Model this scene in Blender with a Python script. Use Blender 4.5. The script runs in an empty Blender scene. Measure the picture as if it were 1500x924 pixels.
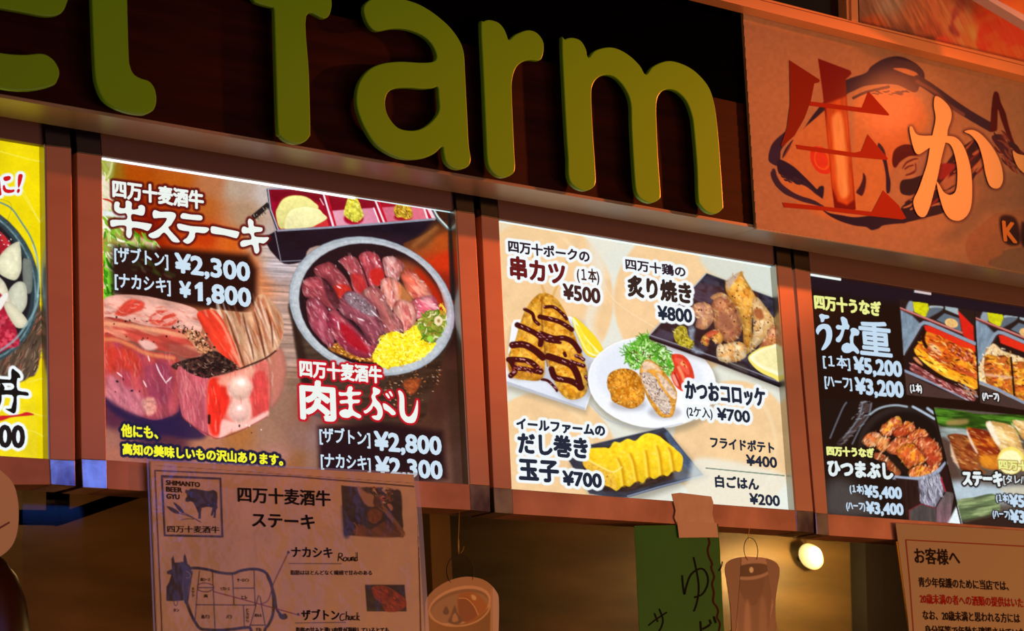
import bpy, math, random
import numpy as np
from mathutils import Vector

SC = bpy.context.scene
COL = SC.collection

# ------------------------------------------------------------------ camera
PIT, ROL, YAW, FPX = 0.210589723, -0.0494336239, 0.713516508, 3773.26369
CAMZ = 1.55
DIST = 5.0
_cp, _sp = math.cos(PIT), math.sin(PIT)
_cr, _sr = math.cos(ROL), math.sin(ROL)
_cy, _sy = math.cos(YAW), math.sin(YAW)
FW = np.array([_sy * _cp, _cy * _cp, _sp])
_r0 = np.array([_cy, -_sy, 0.0])
_u0 = np.cross(_r0, FW)
RT = _r0 * _cr + _u0 * _sr
UP = -_r0 * _sr + _u0 * _cr
CAM = -FW * DIST
CAM = CAM + np.array([0, 0, CAMZ - CAM[2]])
cam_data = bpy.data.cameras.new('camera')
cam = bpy.data.objects.new('camera', cam_data)
COL.objects.link(cam)
cam_data.sensor_width = 36.0
cam_data.lens = FPX / 1500.0 * 36.0
cam_data.clip_start = 0.1
cam_data.clip_end = 100
from mathutils import Matrix
cam.matrix_world = Matrix(((RT[0], UP[0], -FW[0], CAM[0]), (RT[1], UP[1], -FW[1], CAM[1]),
                           (RT[2], UP[2], -FW[2], CAM[2]), (0, 0, 0, 1)))
cam_data.dof.use_dof = True
cam_data.dof.focus_distance = 4.95
cam_data.dof.aperture_fstop = 9.0
SC.camera = cam


def P(px, py, Y=0.0):
    """photo pixel -> point of the vertical plane at depth Y"""
    d = FW + RT * ((px - 750) / FPX) - UP * ((py - 462) / FPX)
    t = (Y - CAM[1]) / d[1]
    return CAM + d * t


def Q(p):
    d = np.asarray(p, float) - CAM
    z = d @ FW
    return 750 + FPX * (d @ RT) / z, 462 - FPX * (d @ UP) / z


# ------------------------------------------------------------------ world, lamps, exposure
world = bpy.data.worlds.new('night_street')
SC.world = world
world.use_nodes = True
world.node_tree.nodes['Background'].inputs[0].default_value = (1.0, 0.5, 0.27, 1)
world.node_tree.nodes['Background'].inputs[1].default_value = 0.16
vs = SC.view_settings
vs.view_transform = 'Standard'
vs.look = 'None'
vs.exposure = 0.0
vs.gamma = 1.0
vs.use_curve_mapping = False


def area(name, loc, target, size, power, color, size_y=None):
    l = bpy.data.lights.new(name, 'AREA')
    l.energy = power
    l.color = color
    l.shape = 'DISK' if size_y is None else 'RECTANGLE'
    l.size = size
    if size_y: l.size_y = size_y
    o = bpy.data.objects.new(name, l)
    COL.objects.link(o)
    o.location = loc
    o.rotation_euler = (Vector(target) - Vector(loc)).to_track_quat('-Z', 'Y').to_euler()
    return o


def mirror(px, py, dist, Y=0.0):
    """where to put a lamp whose reflection a glossy vertical board shows at a point"""
    p = P(px, py, Y)
    d = p - CAM
    d = d / np.linalg.norm(d)
    d[1] = -d[1]
    return p + d * dist


FYC = -0.126
# street-side lamps out of view, some added only for tint and fill
area('street_glow', (1.9, -4.2, 0.9), (0.9, 0, 2.5), 2.0, 30, (1, .5, .25), 1.6)


def spot(name, loc, target, power, color, half, blend=1.0, r=0.06):
    l = bpy.data.lights.new(name, 'SPOT')
    l.energy = power
    l.color = color
    l.spot_size = math.radians(half * 2)
    l.spot_blend = blend
    l.shadow_soft_size = r
    o = bpy.data.objects.new(name, l)
    COL.objects.link(o)
    o.location = tuple(loc)
    o.rotation_euler = (Vector(target) - Vector(loc)).to_track_quat('-Z', 'Y').to_euler()
    return o


_t = P(1010, 265, -0.1)
spot('orange_spotlight', _t + np.array([3.6, -1.25, 0.75]), _t, 900, (1, .17, .03), 7.2)
area('lantern_reflected', mirror(1308, 150, 1.6, FYC), P(1308, 150, 0), 0.17, 0.6, (1, .2, .05))
area('blue_foil_sheen', mirror(125, 692, 2.6, 0), P(140, 700, 0), 0.34, 1.2, (.04, .2, 1), 0.2)  # added blue source, mirrored so the left foil plates reflect it
area('violet_poster_sheen', mirror(370, 830, 2.6, 0), P(370, 830, 0), 0.35, 0.9, (.3, .28, 1), 0.6)  # added violet source that lays a purple sheen on the poster
area('low_orange_fill', (3.0, -2.8, 1.5), P(1250, 640, 0), 0.9, 44, (1, .34, .07), 0.5)  # added fill that warms the lower right; stands for no known lantern



# ------------------------------------------------------------------ helpers
def lin(h):
    if isinstance(h, str):
        h = h.lstrip('#')
        if len(h) == 3: h = ''.join(ch * 2 for ch in h)
        c = [int(h[i:i + 2], 16) / 255 for i in (0, 2, 4)]
    else:
        c = list(h)
    return tuple(x / 12.92 if x <= 0.04045 else ((x + 0.055) / 1.055) ** 2.4 for x in c)


def srgb(h):
    if isinstance(h, str):
        h = h.lstrip('#')
        if len(h) == 3: h = ''.join(ch * 2 for ch in h)
        return np.array([int(h[i:i + 2], 16) / 255 for i in (0, 2, 4)])
    return np.array(h, float)


def mat(name, col, rough=0.5, metal=0.0, emit=None, strength=1.0, col2=None, scale=20, stretch=(1, 1, 1),
        bump=0.0, alpha=1.0, coat=0.0, spec=0.5, detail=4):
    m = bpy.data.materials.new(name)
    m.use_nodes = True
    nt = m.node_tree
    b = nt.nodes['Principled BSDF']
    b.inputs['Base Color'].default_value = (*lin(col), 1)
    b.inputs['Roughness'].default_value = rough
    b.inputs['Metallic'].default_value = metal
    b.inputs['Alpha'].default_value = alpha
    b.inputs['Coat Weight'].default_value = coat
    b.inputs['Specular IOR Level'].default_value = spec
    if emit is not None:
        b.inputs['Emission Color'].default_value = (*lin(emit), 1)
        b.inputs['Emission Strength'].default_value = strength
    if col2 is not None or bump:
        tc = nt.nodes.new('ShaderNodeTexCoord')
        mp = nt.nodes.new('ShaderNodeMapping')
        mp.inputs['Scale'].default_value = stretch
        nz = nt.nodes.new('ShaderNodeTexNoise')
        nz.inputs['Scale'].default_value = scale
        nz.inputs['Detail'].default_value = detail
        nt.links.new(tc.outputs['Object'], mp.inputs[0])
        nt.links.new(mp.outputs[0], nz.inputs['Vector'])
        if col2 is not None:
            rp = nt.nodes.new('ShaderNodeValToRGB')
            rp.color_ramp.elements[0].position = 0.35
            rp.color_ramp.elements[1].position = 0.68
            rp.color_ramp.elements[0].color = (*lin(col), 1)
            rp.color_ramp.elements[1].color = (*lin(col2), 1)
            nt.links.new(nz.outputs['Fac'], rp.inputs[0])
            nt.links.new(rp.outputs[0], b.inputs['Base Color'])
        if bump:
            bp = nt.nodes.new('ShaderNodeBump')
            bp.inputs['Strength'].default_value = bump
            bp.inputs['Distance'].default_value = 0.004
            nt.links.new(nz.outputs['Fac'], bp.inputs['Height'])
            nt.links.new(bp.outputs[0], b.inputs['Normal'])
    return m


_ink = {}


def ink(col, lit):
    """printed lettering: backlit film (lit) or plain ink on paper"""
    k = (str(col), lit)
    if k not in _ink:
        if lit:
            _ink[k] = mat('backlit_ink', '#020202', 0.6, emit=col, strength=1.0, spec=0.0)
        else:
            _ink[k] = mat('ink', col, 0.7, spec=0.12)
    return _ink[k]


def print_mat(name, lit, rough=0.4, coat=0.0, strength=1.0, spec=0.5, relief=0.0):
    m = bpy.data.materials.new(name)
    m.use_nodes = True
    nt = m.node_tree
    b = nt.nodes['Principled BSDF']
    b.inputs['Roughness'].default_value = rough
    b.inputs['Coat Weight'].default_value = coat
    b.inputs['Coat Roughness'].default_value = 0.12
    b.inputs['Specular IOR Level'].default_value = spec
    a = nt.nodes.new('ShaderNodeAttribute')
    a.attribute_name = 'print'
    if lit:
        b.inputs['Base Color'].default_value = (0.01, 0.01, 0.01, 1)
        nt.links.new(a.outputs['Color'], b.inputs['Emission Color'])
        b.inputs['Emission Strength'].default_value = strength
    else:
        nt.links.new(a.outputs['Color'], b.inputs['Base Color'])
    if relief:
        nz = nt.nodes.new('ShaderNodeTexNoise')
        nz.inputs['Scale'].default_value = 14
        tc = nt.nodes.new('ShaderNodeTexCoord')
        nt.links.new(tc.outputs['Object'], nz.inputs['Vector'])
        nz.inputs['Detail'].default_value = 3
        bp = nt.nodes.new('ShaderNodeBump')
        bp.inputs['Strength'].default_value = relief
        bp.inputs['Distance'].default_value = 0.01
        nt.links.new(nz.outputs['Fac'], bp.inputs['Height'])
        nt.links.new(bp.outputs[0], b.inputs['Normal'])
        nt.links.new(bp.outputs[0], b.inputs['Coat Normal'])
    return m


def thing(name, label, cat, loc, group=None):
    o = bpy.data.objects.new(name, None)
    COL.objects.link(o)
    o.location = tuple(loc)
    o.empty_display_size = 0.05
    o['label'] = label
    o['category'] = cat
    if group: o['group'] = group
    return o


def wloc(p):
    v = Vector((0, 0, 0))
    while p is not None:
        v = v + Vector(p.location)
        p = p.parent
    return np.array(v)


def obj(name, verts, faces, m, parent=None, smooth=False):
    verts = np.asarray(verts, float)
    off = wloc(parent)
    if parent is None:
        off = verts.mean(0)
        off[2] = verts[:, 2].min()
    me = bpy.data.meshes.new(name)
    me.from_pydata((verts - off).tolist(), [], [list(map(int, f)) for f in faces])
    me.materials.append(m)
    if smooth: me.shade_smooth()
    me.update()
    o = bpy.data.objects.new(name, me)
    COL.objects.link(o)
    if parent is not None:
        o.parent = parent
    else:
        o.location = tuple(off)
    return o


def tag(o, label=None, cat=None, group=None, kind=None):
    if label: o['label'] = label
    if cat: o['category'] = cat
    if group: o['group'] = group
    if kind: o['kind'] = kind
    return o


def slab(name, pts, Yf, Yb, m, parent=None, bevel=0.0):
    """outline in photo pixels on the plane Yf, extruded straight back to Yb"""
    f = [P(x, y, Yf) for x, y in pts]
    return slabw(name, f, Yb, m, parent, bevel)


def slabw(name, f, Yb, m, parent=None, bevel=0.0):
    f = [np.array(q, float) for q in f]
    # orientation: front faces -Y
    ar = sum(f[i][0] * f[(i + 1) % len(f)][2] - f[(i + 1) % len(f)][0] * f[i][2] for i in range(len(f)))
    if ar < 0: f = f[::-1]
    n = len(f)
    b = [np.array([q[0], Yb, q[2]]) for q in f]
    faces = [list(range(n)), list(range(2 * n - 1, n - 1, -1))]
    for i in range(n):
        j = (i + 1) % n
        faces.append([i, n + i, n + j, j])
    o = obj(name, f + b, faces, m, parent)
    if bevel:
        md = o.modifiers.new('bevel', 'BEVEL')
        md.width = bevel
        md.segments = 2
        md.limit_method = 'ANGLE'
    return o


def box(name, x0, x1, y0, y1, z0, z1, m, parent=None, bevel=0.0):
    return slabw(name, [(x0, y0, z0), (x1, y0, z0), (x1, y0, z1), (x0, y0, z1)], y1, m, parent, bevel)


def tube(name, pts, r, m, parent=None, seg=8, closed=False):
    pts = [np.array(p, float) for p in pts]
    n = len(pts)
    V, F = [], []
    for i, p in enumerate(pts):
        a = pts[(i - 1) % n] if (closed or i > 0) else p
        c = pts[(i + 1) % n] if (closed or i < n - 1) else p
        t = c - a
        t /= np.linalg.norm(t)
        u = np.cross(t, (0.31, 0.9, 0.2))
        u /= np.linalg.norm(u)
        w = np.cross(t, u)
        for k in range(seg):
            an = 2 * math.pi * k / seg
            V.append(p + r * (math.cos(an) * u + math.sin(an) * w))
    for i in range(n if closed else n - 1):
        for k in range(seg):
            a, b = i * seg + k, i * seg + (k + 1) % seg
            c, d = ((i + 1) % n) * seg + (k + 1) % seg, ((i + 1) % n) * seg + k
            F.append([a, b, c, d])
    if not closed:
        F.append(list(range(seg))[::-1])
        F.append([(n - 1) * seg + k for k in range(seg)])
    return obj(name, V, F, m, parent, True)


# ------------------------------------------------------------------ print painter
def crom(pts, n=6, closed=True):
    p = np.array(pts, float)
    N = len(p)
    out = []
    rng = range(N) if closed else range(N - 1)
    for i in rng:
        if closed:
            a, b, c, d = p[(i - 1) % N], p[i], p[(i + 1) % N], p[(i + 2) % N]
        else:
            a, b, c, d = p[max(i - 1, 0)], p[i], p[i + 1], p[min(i + 2, N - 1)]
        for k in range(n):
            t = k / n
            out.append(0.5 * ((2 * b) + (-a + c) * t + (2 * a - 5 * b + 4 * c - d) * t * t + (-a + 3 * b - 3 * c + d) * t ** 3))
    if not closed: out.append(p[-1])
    return np.array(out)


def _hash(ix, iy, seed):
    h = (ix.astype(np.int64) * 374761393 + iy.astype(np.int64) * 668265263 + seed * 69069 + 12345) & 0xffffffff
    h = ((h ^ (h >> 13)) * 1274126177) & 0xffffffff
    return ((h ^ (h >> 16)) & 0xffff) / 65535.0


def vnoise(x, y, seed):
    ix, iy = np.floor(x), np.floor(y)
    fx, fy = x - ix, y - iy
    fx = fx * fx * (3 - 2 * fx)
    fy = fy * fy * (3 - 2 * fy)
    a = _hash(ix, iy, seed)
    b = _hash(ix + 1, iy, seed)
    c = _hash(ix, iy + 1, seed)
    d = _hash(ix + 1, iy + 1, seed)
    return (a * (1 - fx) + b * fx) * (1 - fy) + (c * (1 - fx) + d * fx) * fy


def fbm(X, Y, scale, seed=0, stretch=1.0, ang=0.0, octv=3):
    """0..1 noise; stretch > 1 lengthens features along ang (degrees)"""
    a = math.radians(ang)
    u = (X * math.cos(a) + Y * math.sin(a)) / (scale * stretch)
    v = (-X * math.sin(a) + Y * math.cos(a)) / scale
    t, s, w = 0, 0, 1.0
    for o in range(octv):
        t = t + w * vnoise(u * 2 ** o, v * 2 ** o, seed + o * 17)
        s += w
        w *= 0.55
    return t / s


def sstep(a, b, x):
    t = np.clip((x - a) / (b - a), 0, 1)
    return t * t * (3 - 2 * t)


class Canvas:
    def __init__(s, x0, y0, x1, y1, step=1.0):
        s.x0, s.y0, s.st = x0, y0, step
        s.w, s.h = int((x1 - x0) / step) + 1, int((y1 - y0) / step) + 1
        s.X, s.Y = np.meshgrid(x0 + np.arange(s.w) * step, y0 + np.arange(s.h) * step)
        s.C = np.zeros((s.h, s.w, 3))
        s.fr = (0, 0, 1)
        s.seed = 1

    def frame(s, ox=0, oy=0, sc=1.0):
        s.fr = (ox, oy, sc)

    def T(s, pts):
        ox, oy, sc = s.fr
        return np.array([(ox + x / sc, oy + y / sc) for x, y in pts], float)

    def win(s, a, pad):
        xa, ya = a.min(0) - pad
        xb, yb = a.max(0) + pad
        i0 = max(0, int((xa - s.x0) / s.st))
        i1 = min(s.w, int((xb - s.x0) / s.st) + 2)
        j0 = max(0, int((ya - s.y0) / s.st))
        j1 = min(s.h, int((yb - s.y0) / s.st) + 2)
        if i1 <= i0 or j1 <= j0: return None
        return slice(j0, j1), slice(i0, i1)

    def bg(s, pts, p=3.0, warp=0):
        X, Y = s.X, s.Y
        if warp:
            X = X + (fbm(X, Y, 60, 5) - .5) * warp
            Y = Y + (fbm(X, Y, 60, 9) - .5) * warp
        W = 0
        A = 0
        for x, y, c in pts:
            w = 1.0 / (((X - x) ** 2 + (Y - y) ** 2) + 60.0) ** (p / 2)
            A = A + w[..., None] * srgb(c)
            W = W + w
        s.C[:] = A / W[..., None]

    def sd(s, q, sl):
        X, Y = s.X[sl], s.Y[sl]
        d = np.full(X.shape, 1e9)
        ins = np.zeros(X.shape, bool)
        n = len(q)
        for i in range(n):
            ax, ay = q[i]
            bx, by = q[(i + 1) % n]
            ex, ey = bx - ax, by - ay
            L = ex * ex + ey * ey
            if L < 1e-9: continue
            t = np.clip(((X - ax) * ex + (Y - ay) * ey) / L, 0, 1)
            d = np.minimum(d, (X - ax - t * ex) ** 2 + (Y - ay - t * ey) ** 2)
            if (ay > by) != (ay < by) or True:
                c = (ay > Y) != (by > Y)
                if ey != 0:
                    ins ^= c & (X < ex * (Y - ay) / ey + ax)
        d = np.sqrt(d)
        return np.where(ins, -d, d)

    def poly(s, pts, col, soft=0.8, sm=1, a=1.0, n=None, n2=None, g=None, rim=None, raw=False, dark=0.0, up=0.0):
        """n=(amp,scale[,stretch,ang]) tone noise; n2=(col,scale,thresh[,stretch,ang]) second colour;
        g=(angle,col) gradient; rim=(col,width) inner rim; dark = volume falloff at the edge; up = lit from above"""
        s.seed += 7
        q = np.array(pts, float) if raw else s.T(pts)
        if sm: q = crom(q, 5)
        sl = s.win(q, soft + 1)
        if sl is None: return None
        d = s.sd(q, sl)
        m = (1 - sstep(-soft, soft, d)) * a
        X, Y = s.X[sl], s.Y[sl]
        c = np.broadcast_to(srgb(col), X.shape + (3,)).copy()
        if g is not None:
            an = math.radians(g[0])
            u = X * math.cos(an) + Y * math.sin(an)
            uq = q[:, 0] * math.cos(an) + q[:, 1] * math.sin(an)
            t = np.clip((u - uq.min()) / (uq.max() - uq.min() + 1e-6), 0, 1)[..., None]
            c = c * (1 - t) + srgb(g[1]) * t
        if n2 is not None:
            st, an = (n2[3], n2[4]) if len(n2) > 3 else (1, 0)
            f = fbm(X, Y, n2[1], s.seed, st, an)
            t = sstep(n2[2] - .09, n2[2] + .09, f)[..., None]
            c = c * (1 - t) + srgb(n2[0]) * t
        if n is not None:
            st, an = (n[2], n[3]) if len(n) > 2 else (1, 0)
            f = fbm(X, Y, n[1], s.seed + 3, st, an) - .5
            c = c * (1 + 2 * n[0] * f[..., None])
        if dark:
            w = max(3.0, 0.3 * min(np.ptp(q[:, 0]), np.ptp(q[:, 1])))
            c = c * (1 - dark * (1 - np.clip(-d / w, 0, 1)) ** 2)[..., None]
        if up:
            cy = (q[:, 1].min() + q[:, 1].max()) / 2
            hh = max(1.0, np.ptp(q[:, 1]) / 2)
            c = c * (1 - up * np.clip((Y - cy) / hh, -1, 1))[..., None]
        if rim is not None:
            t = (1 - sstep(0, rim[1], -d))[..., None]
            c = c * (1 - t) + srgb(rim[0]) * t
        m = m[..., None]
        s.C[sl] = s.C[sl] * (1 - m) + c * m
        return q

    def ell(s, cx, cy, hx, hy, col, k=0.0, **kw):
        ks = k / hx
        t = np.arange(40) * 2 * math.pi / 40
        x = cx + hx * np.cos(t)
        y = cy + ks * np.cos(t) + math.sqrt(max(hy * hy - ks * ks, 1)) * np.sin(t)
        return s.poly(list(zip(x, y)), col, sm=0, **kw)

    def line(s, pts, w, col, soft=0.7, a=1.0, sm=1, taper=0, closed=False, raw=False):
        """w in photo pixels (full width); taper 0 none, 1 both ends, 2 tail only"""
        q = np.array(pts, float) if raw else s.T(pts)
        if sm and len(q) > 2: q = crom(q, 5, closed)
        if closed: q = np.vstack([q, q[:1]])
        sl = s.win(q, w + soft + 1)
        if sl is None: return
        X, Y = s.X[sl], s.Y[sl]
        d = np.full(X.shape, 1e9)
        n = len(q) - 1
        for i in range(n):
            ax, ay = q[i]
            ex, ey = q[i + 1] - q[i]
            L = ex * ex + ey * ey
            if L < 1e-9: continue
            t = np.clip(((X - ax) * ex + (Y - ay) * ey) / L, 0, 1)
            dd = np.sqrt((X - ax - t * ex) ** 2 + (Y - ay - t * ey) ** 2)
            f = (i + t) / n
            r = w / 2
            if taper == 1: r = r * np.sqrt(np.clip(4 * f * (1 - f), 0.04, 1))
            if taper == 2: r = r * (1 - .85 * f)
            d = np.minimum(d, dd - r)
        m = ((1 - sstep(-soft, soft, d)) * a)[..., None]
        s.C[sl] = s.C[sl] * (1 - m) + srgb(col) * m

    def strokes(s, pts, n, length, w, cols, ang=0, spread=20, seed=0, a=1.0, curve=0.3, soft=0.6, inside=True):
        """n short random strokes inside an outline"""
        rnd = random.Random(seed)
        q = crom(s.T(pts), 4)
        xa, ya = q.min(0)
        xb, yb = q.max(0)
        k = 0
        tries = 0
        while k < n and tries < n * 20:
            tries += 1
            x, y = rnd.uniform(xa, xb), rnd.uniform(ya, yb)
            if inside:
                c = False
                for i in range(len(q)):
                    x1, y1 = q[i]
                    x2, y2 = q[(i + 1) % len(q)]
                    if (y1 > y) != (y2 > y) and x < (x2 - x1) * (y - y1) / (y2 - y1) + x1: c = not c
                if not c: continue
            k += 1
            an = math.radians(ang + rnd.uniform(-spread, spread))
            L = length * rnd.uniform(.5, 1.3) / 2
            dx, dy = math.cos(an) * L, math.sin(an) * L
            cv = rnd.uniform(-curve, curve)
            s.line([(x - dx, y - dy), (x - dy * cv, y + dx * cv), (x + dx, y + dy)], w * rnd.uniform(.6, 1.3),
                   rnd.choice(cols), soft, a, 1, 1, raw=True)

    def specks(s, pts, n, r0, r1, cols, seed=0, a=1.0):
        rnd = random.Random(seed)
        s.strokes(pts, n, (r0 + r1), (r0 + r1), cols, rnd.uniform(0, 180), 90, seed, a, 0)

    def halo(s, segs, r, col, soft=1.0, a=1.0):
        D = np.full((s.h, s.w), 1e9)
        R = r + soft + 1
        for (ax, ay), (bx, by) in segs:
            i0 = max(0, int((min(ax, bx) - R - s.x0) / s.st))
            i1 = min(s.w, int((max(ax, bx) + R - s.x0) / s.st) + 2)
            j0 = max(0, int((min(ay, by) - R - s.y0) / s.st))
            j1 = min(s.h, int((max(ay, by) + R - s.y0) / s.st) + 2)
            if i1 <= i0 or j1 <= j0: continue
            X, Y = s.X[j0:j1, i0:i1], s.Y[j0:j1, i0:i1]
            ex, ey = bx - ax, by - ay
            L = ex * ex + ey * ey + 1e-9
            t = np.clip(((X - ax) * ex + (Y - ay) * ey) / L, 0, 1)
            d = (X - ax - t * ex) ** 2 + (Y - ay - t * ey) ** 2
            D[j0:j1, i0:i1] = np.minimum(D[j0:j1, i0:i1], d)
        D = np.sqrt(D)
        m = ((1 - sstep(r - soft, r + soft, D)) * a)[..., None]
        s.C = s.C * (1 - m) + srgb(col) * m

    def grain(s, amp, scale=1.6, seed=3):
        s.C *= 1 + 2 * amp * (fbm(s.X, s.Y, scale, seed, octv=2) - .5)[..., None]

    def build(s, name, quad, Y, m, parent):
        """mesh of the print on the plane Y; keeps only the cells within the quad (photo pixels)"""
        q = np.array(quad, float)
        cx = (s.X[:-1, :-1] + s.X[1:, 1:]) / 2
        cyy = (s.Y[:-1, :-1] + s.Y[1:, 1:]) / 2
        keep = np.ones(cx.shape, bool)
        n = len(q)
        ar = sum(q[i][0] * q[(i + 1) % n][1] - q[(i + 1) % n][0] * q[i][1] for i in range(n))
        sg = 1 if ar > 0 else -1
        for i in range(n):
            a, b = q[i], q[(i + 1) % n]
            e = b - a
            keep &= sg * (e[0] * (cyy - a[1]) - e[1] * (cx - a[0])) > 0
        idx = np.arange(s.h * s.w).reshape(s.h, s.w)
        j, i = np.nonzero(keep)
        faces = np.stack([idx[j, i], idx[j + 1, i], idx[j + 1, i + 1], idx[j, i + 1]], 1)
        used = np.unique(faces)
        rem = np.zeros(s.h * s.w, int)
        rem[used] = np.arange(len(used))
        faces = rem[faces]
        X, Yp = s.X.ravel()[used], s.Y.ravel()[used]
        d = FW[None] + RT[None] * ((X - 750) / FPX)[:, None] - UP[None] * ((Yp - 462) / FPX)[:, None]
        t = (Y - CAM[1]) / d[:, 1]
        V = CAM[None] + d * t[:, None] - wloc(parent)[None]
        me = bpy.data.meshes.new(name)
        me.vertices.add(len(V))
        me.vertices.foreach_set('co', V.astype(np.float32).ravel())
        me.loops.add(len(faces) * 4)
        me.loops.foreach_set('vertex_index', faces.astype(np.int32).ravel())
        me.polygons.add(len(faces))
        me.polygons.foreach_set('loop_start', np.arange(0, len(faces) * 4, 4, dtype=np.int32))
        me.polygons.foreach_set('loop_total', np.full(len(faces), 4, dtype=np.int32))
        me.update(calc_edges=True)
        c = np.clip(s.C, 0, 1).reshape(-1, 3)[used]
        c = np.where(c <= 0.04045, c / 12.92, ((c + 0.055) / 1.055) ** 2.4)
        at = me.color_attributes.new('print', 'FLOAT_COLOR', 'POINT')
        at.data.foreach_set('color', np.concatenate([c, np.ones((len(c), 1))], 1).astype(np.float32).ravel())
        me.materials.append(m)
        me.validate()
        o = bpy.data.objects.new(name, me)
        COL.objects.link(o)
        o.parent = parent
        return o


# ------------------------------------------------------------------ lettering
VPX, VPY = 5241.7, 1047.3
_gl = {}


def glyphs(body, res=3):
    if body in _gl: return _gl[body]
    cu = bpy.data.curves.new('text', 'FONT')
    cu.body = body
    cu.resolution_u = res
    cu.fill_mode = 'FRONT'
    o = bpy.data.objects.new('text', cu)
    COL.objects.link(o)
    bpy.context.view_layer.update()
    dg = bpy.context.evaluated_depsgraph_get()
    me = bpy.data.meshes.new_from_object(o.evaluated_get(dg))
    v = np.zeros(len(me.vertices) * 3)
    me.vertices.foreach_get('co', v)
    v = v.reshape(-1, 3)[:, :2]
    f = [tuple(p.vertices) for p in me.polygons]
    cnt = {}
    for p in f:
        for i in range(len(p)):
            e = (p[i], p[(i + 1) % len(p)])
            k = (min(e), max(e))
            cnt[k] = cnt.get(k, 0) + 1
    seg = [k for k, c in cnt.items() if c == 1]
    bpy.data.objects.remove(o)
    bpy.data.curves.remove(cu)
    bpy.data.meshes.remove(me)
    _gl[body] = (v, f, seg)
    return _gl[body]


def shift_shape(name, V, F, bold, Y, m, parent):
    """flat lettering from pixel-space outlines; bold thickens the strokes by that many pixels"""
    offs = [(0, 0)]
    if bold > 0:
        offs = [(bold * math.cos(a), bold * math.sin(a)) for a in [k * math.pi / 3 + .3 for k in range(6)]] + [(0, 0)]
    VV, FF = [], []
    for k, (dx, dy) in enumerate(offs):
        n = len(VV)
        VV += [P(x + dx, y + dy, Y - 0.00003 * k) for x, y in V]
        FF += [[i + n for i in f] for f in F]
    return obj(name, VV, FF, m, parent)


def text(c, body, x0, x1, yt, yb, col, Y, parent, bold=0.5, halos=(), ref=None, lit=True, slope=None, name='lettering',
         lean=None):
    v, f, seg = glyphs(body)
    lo, hi = v.min(0), v.max(0)
    rl, rh = lo[1], hi[1]
    if ref:
        rv = glyphs(ref)[0]
        rl, rh = rv[:, 1].min(), rv[:, 1].max()
    u = (v[:, 0] - lo[0]) / (hi[0] - lo[0])
    w = (rh - v[:, 1]) / (rh - rl)
    y = yt + w * (yb - yt)
    if slope is None:
        yy = y + (VPY - y) * (u * (x1 - x0)) / (VPX - x0)
    else:
        yy = y + slope * u * (x1 - x0)
    x = x0 + u * (x1 - x0)
    kk = ((x0 + x1) / 2 + 122) / 17650 if lean is None else lean
    x = x + kk * (y - (yt + yb) / 2)
    V = np.stack([x, yy], 1)
    if c is not None:
        for h in halos:
            c.halo([(V[a], V[b]) for a, b in seg], h[1] + bold, h[0], h[2] if len(h) > 2 else .8,
                   h[3] if len(h) > 3 else 1.0)
    return shift_shape(name, V, f, bold, Y, ink(col, lit), parent)


def brush(c, strokes, col, Y, parent, halos=(), fr=(0, 0, 1), lit=True, name='lettering', sm=1):
    """hand-drawn characters: every stroke an outline polygon in a frame"""
    ox, oy, sc = fr
    VV, FF, segs = [], [], []
    for k, pts in enumerate(strokes):
        q = np.array([(ox + x / sc, oy + y / sc) for x, y in pts], float)
        if sm: q = crom(q, 4)
        n = len(VV)
        VV += [P(x, y, Y - 0.00012 * k) for x, y in q]
        FF.append(list(range(n, n + len(q))))
        segs += [(q[i], q[(i + 1) % len(q)]) for i in range(len(q))]
    if c is not None:
        for h in halos: c.halo(segs, h[1], h[0], h[2] if len(h) > 2 else .8, h[3] if len(h) > 3 else 1.0)
    return obj(name, VV, FF, ink(col, lit), parent)


def pen(c, paths, w, col, Y, parent, fr=(0, 0, 1), lit=False, name='handwriting'):
    """pen lines: ribbons of width w pixels"""
    ox, oy, sc = fr
    VV, FF = [], []
    for k, pts in enumerate(paths):
        q = np.array([(ox + x / sc, oy + y / sc) for x, y in pts], float)
        if len(q) > 2: q = crom(q, 5, False)
        t = np.gradient(q, axis=0)
        t /= np.linalg.norm(t, axis=1)[:, None] + 1e-9
        nn = np.stack([-t[:, 1], t[:, 0]], 1) * w / 2
        n = len(VV)
        for a, b in zip(q + nn, q - nn):
            VV += [P(a[0], a[1], Y - 0.00012 * k), P(b[0], b[1], Y - 0.00012 * k)]
        for i in range(len(q) - 1):
            FF.append([n + 2 * i, n + 2 * i + 1, n + 2 * i + 3, n + 2 * i + 2])
    return obj(name, VV, FF, ink(col, lit), parent)
# ------------------------------------------------------------------ the setting
M_WALL = mat('dark_plaster', '#3a2c22', 0.8)
M_STEEL = mat('greasy_steel', '#6e5530', 0.45, 0.3, col2='#48381e', scale=2.2, stretch=(1, 1, 5), bump=0.25)
M_FLOOR = mat('dark_floor', '#3c3732', 0.6)
XL, XR = -2.6, 4.2
ZT = 4.4
BY = 1.35


def struct(name, o):
    o['kind'] = 'structure'
    return o


struct('floor', box('floor', XL - 1, XR + 1, -6.5, BY + 0.1, -0.1, 0, M_FLOOR))
struct('wall', box('wall_back', XL, XR, BY, BY + 0.1, 0, ZT, M_STEEL))
struct('wall', box('wall_left', XL - 0.1, XL, 0.12, BY + 0.1, 0, ZT, M_WALL))
struct('wall', box('wall_right', XR, XR + 0.1, 0.12, BY + 0.1, 0, ZT, M_WALL))
zs = P(700, 300, 0.12)[2] + 0.1
struct('wall', box('wall_front', XL - 0.1, XR + 0.1, 0.071, 0.18, P(700, 640, 0.08)[2], ZT, M_WALL))
struct('wall', box('wall_counter', XL - 0.1, XR + 0.1, 0.08, 0.18, 0, 1.05, M_WALL))
struct('ceiling', box('ceiling', XL, XR, 0.18, BY, 3.3, 3.4, M_WALL))

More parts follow.
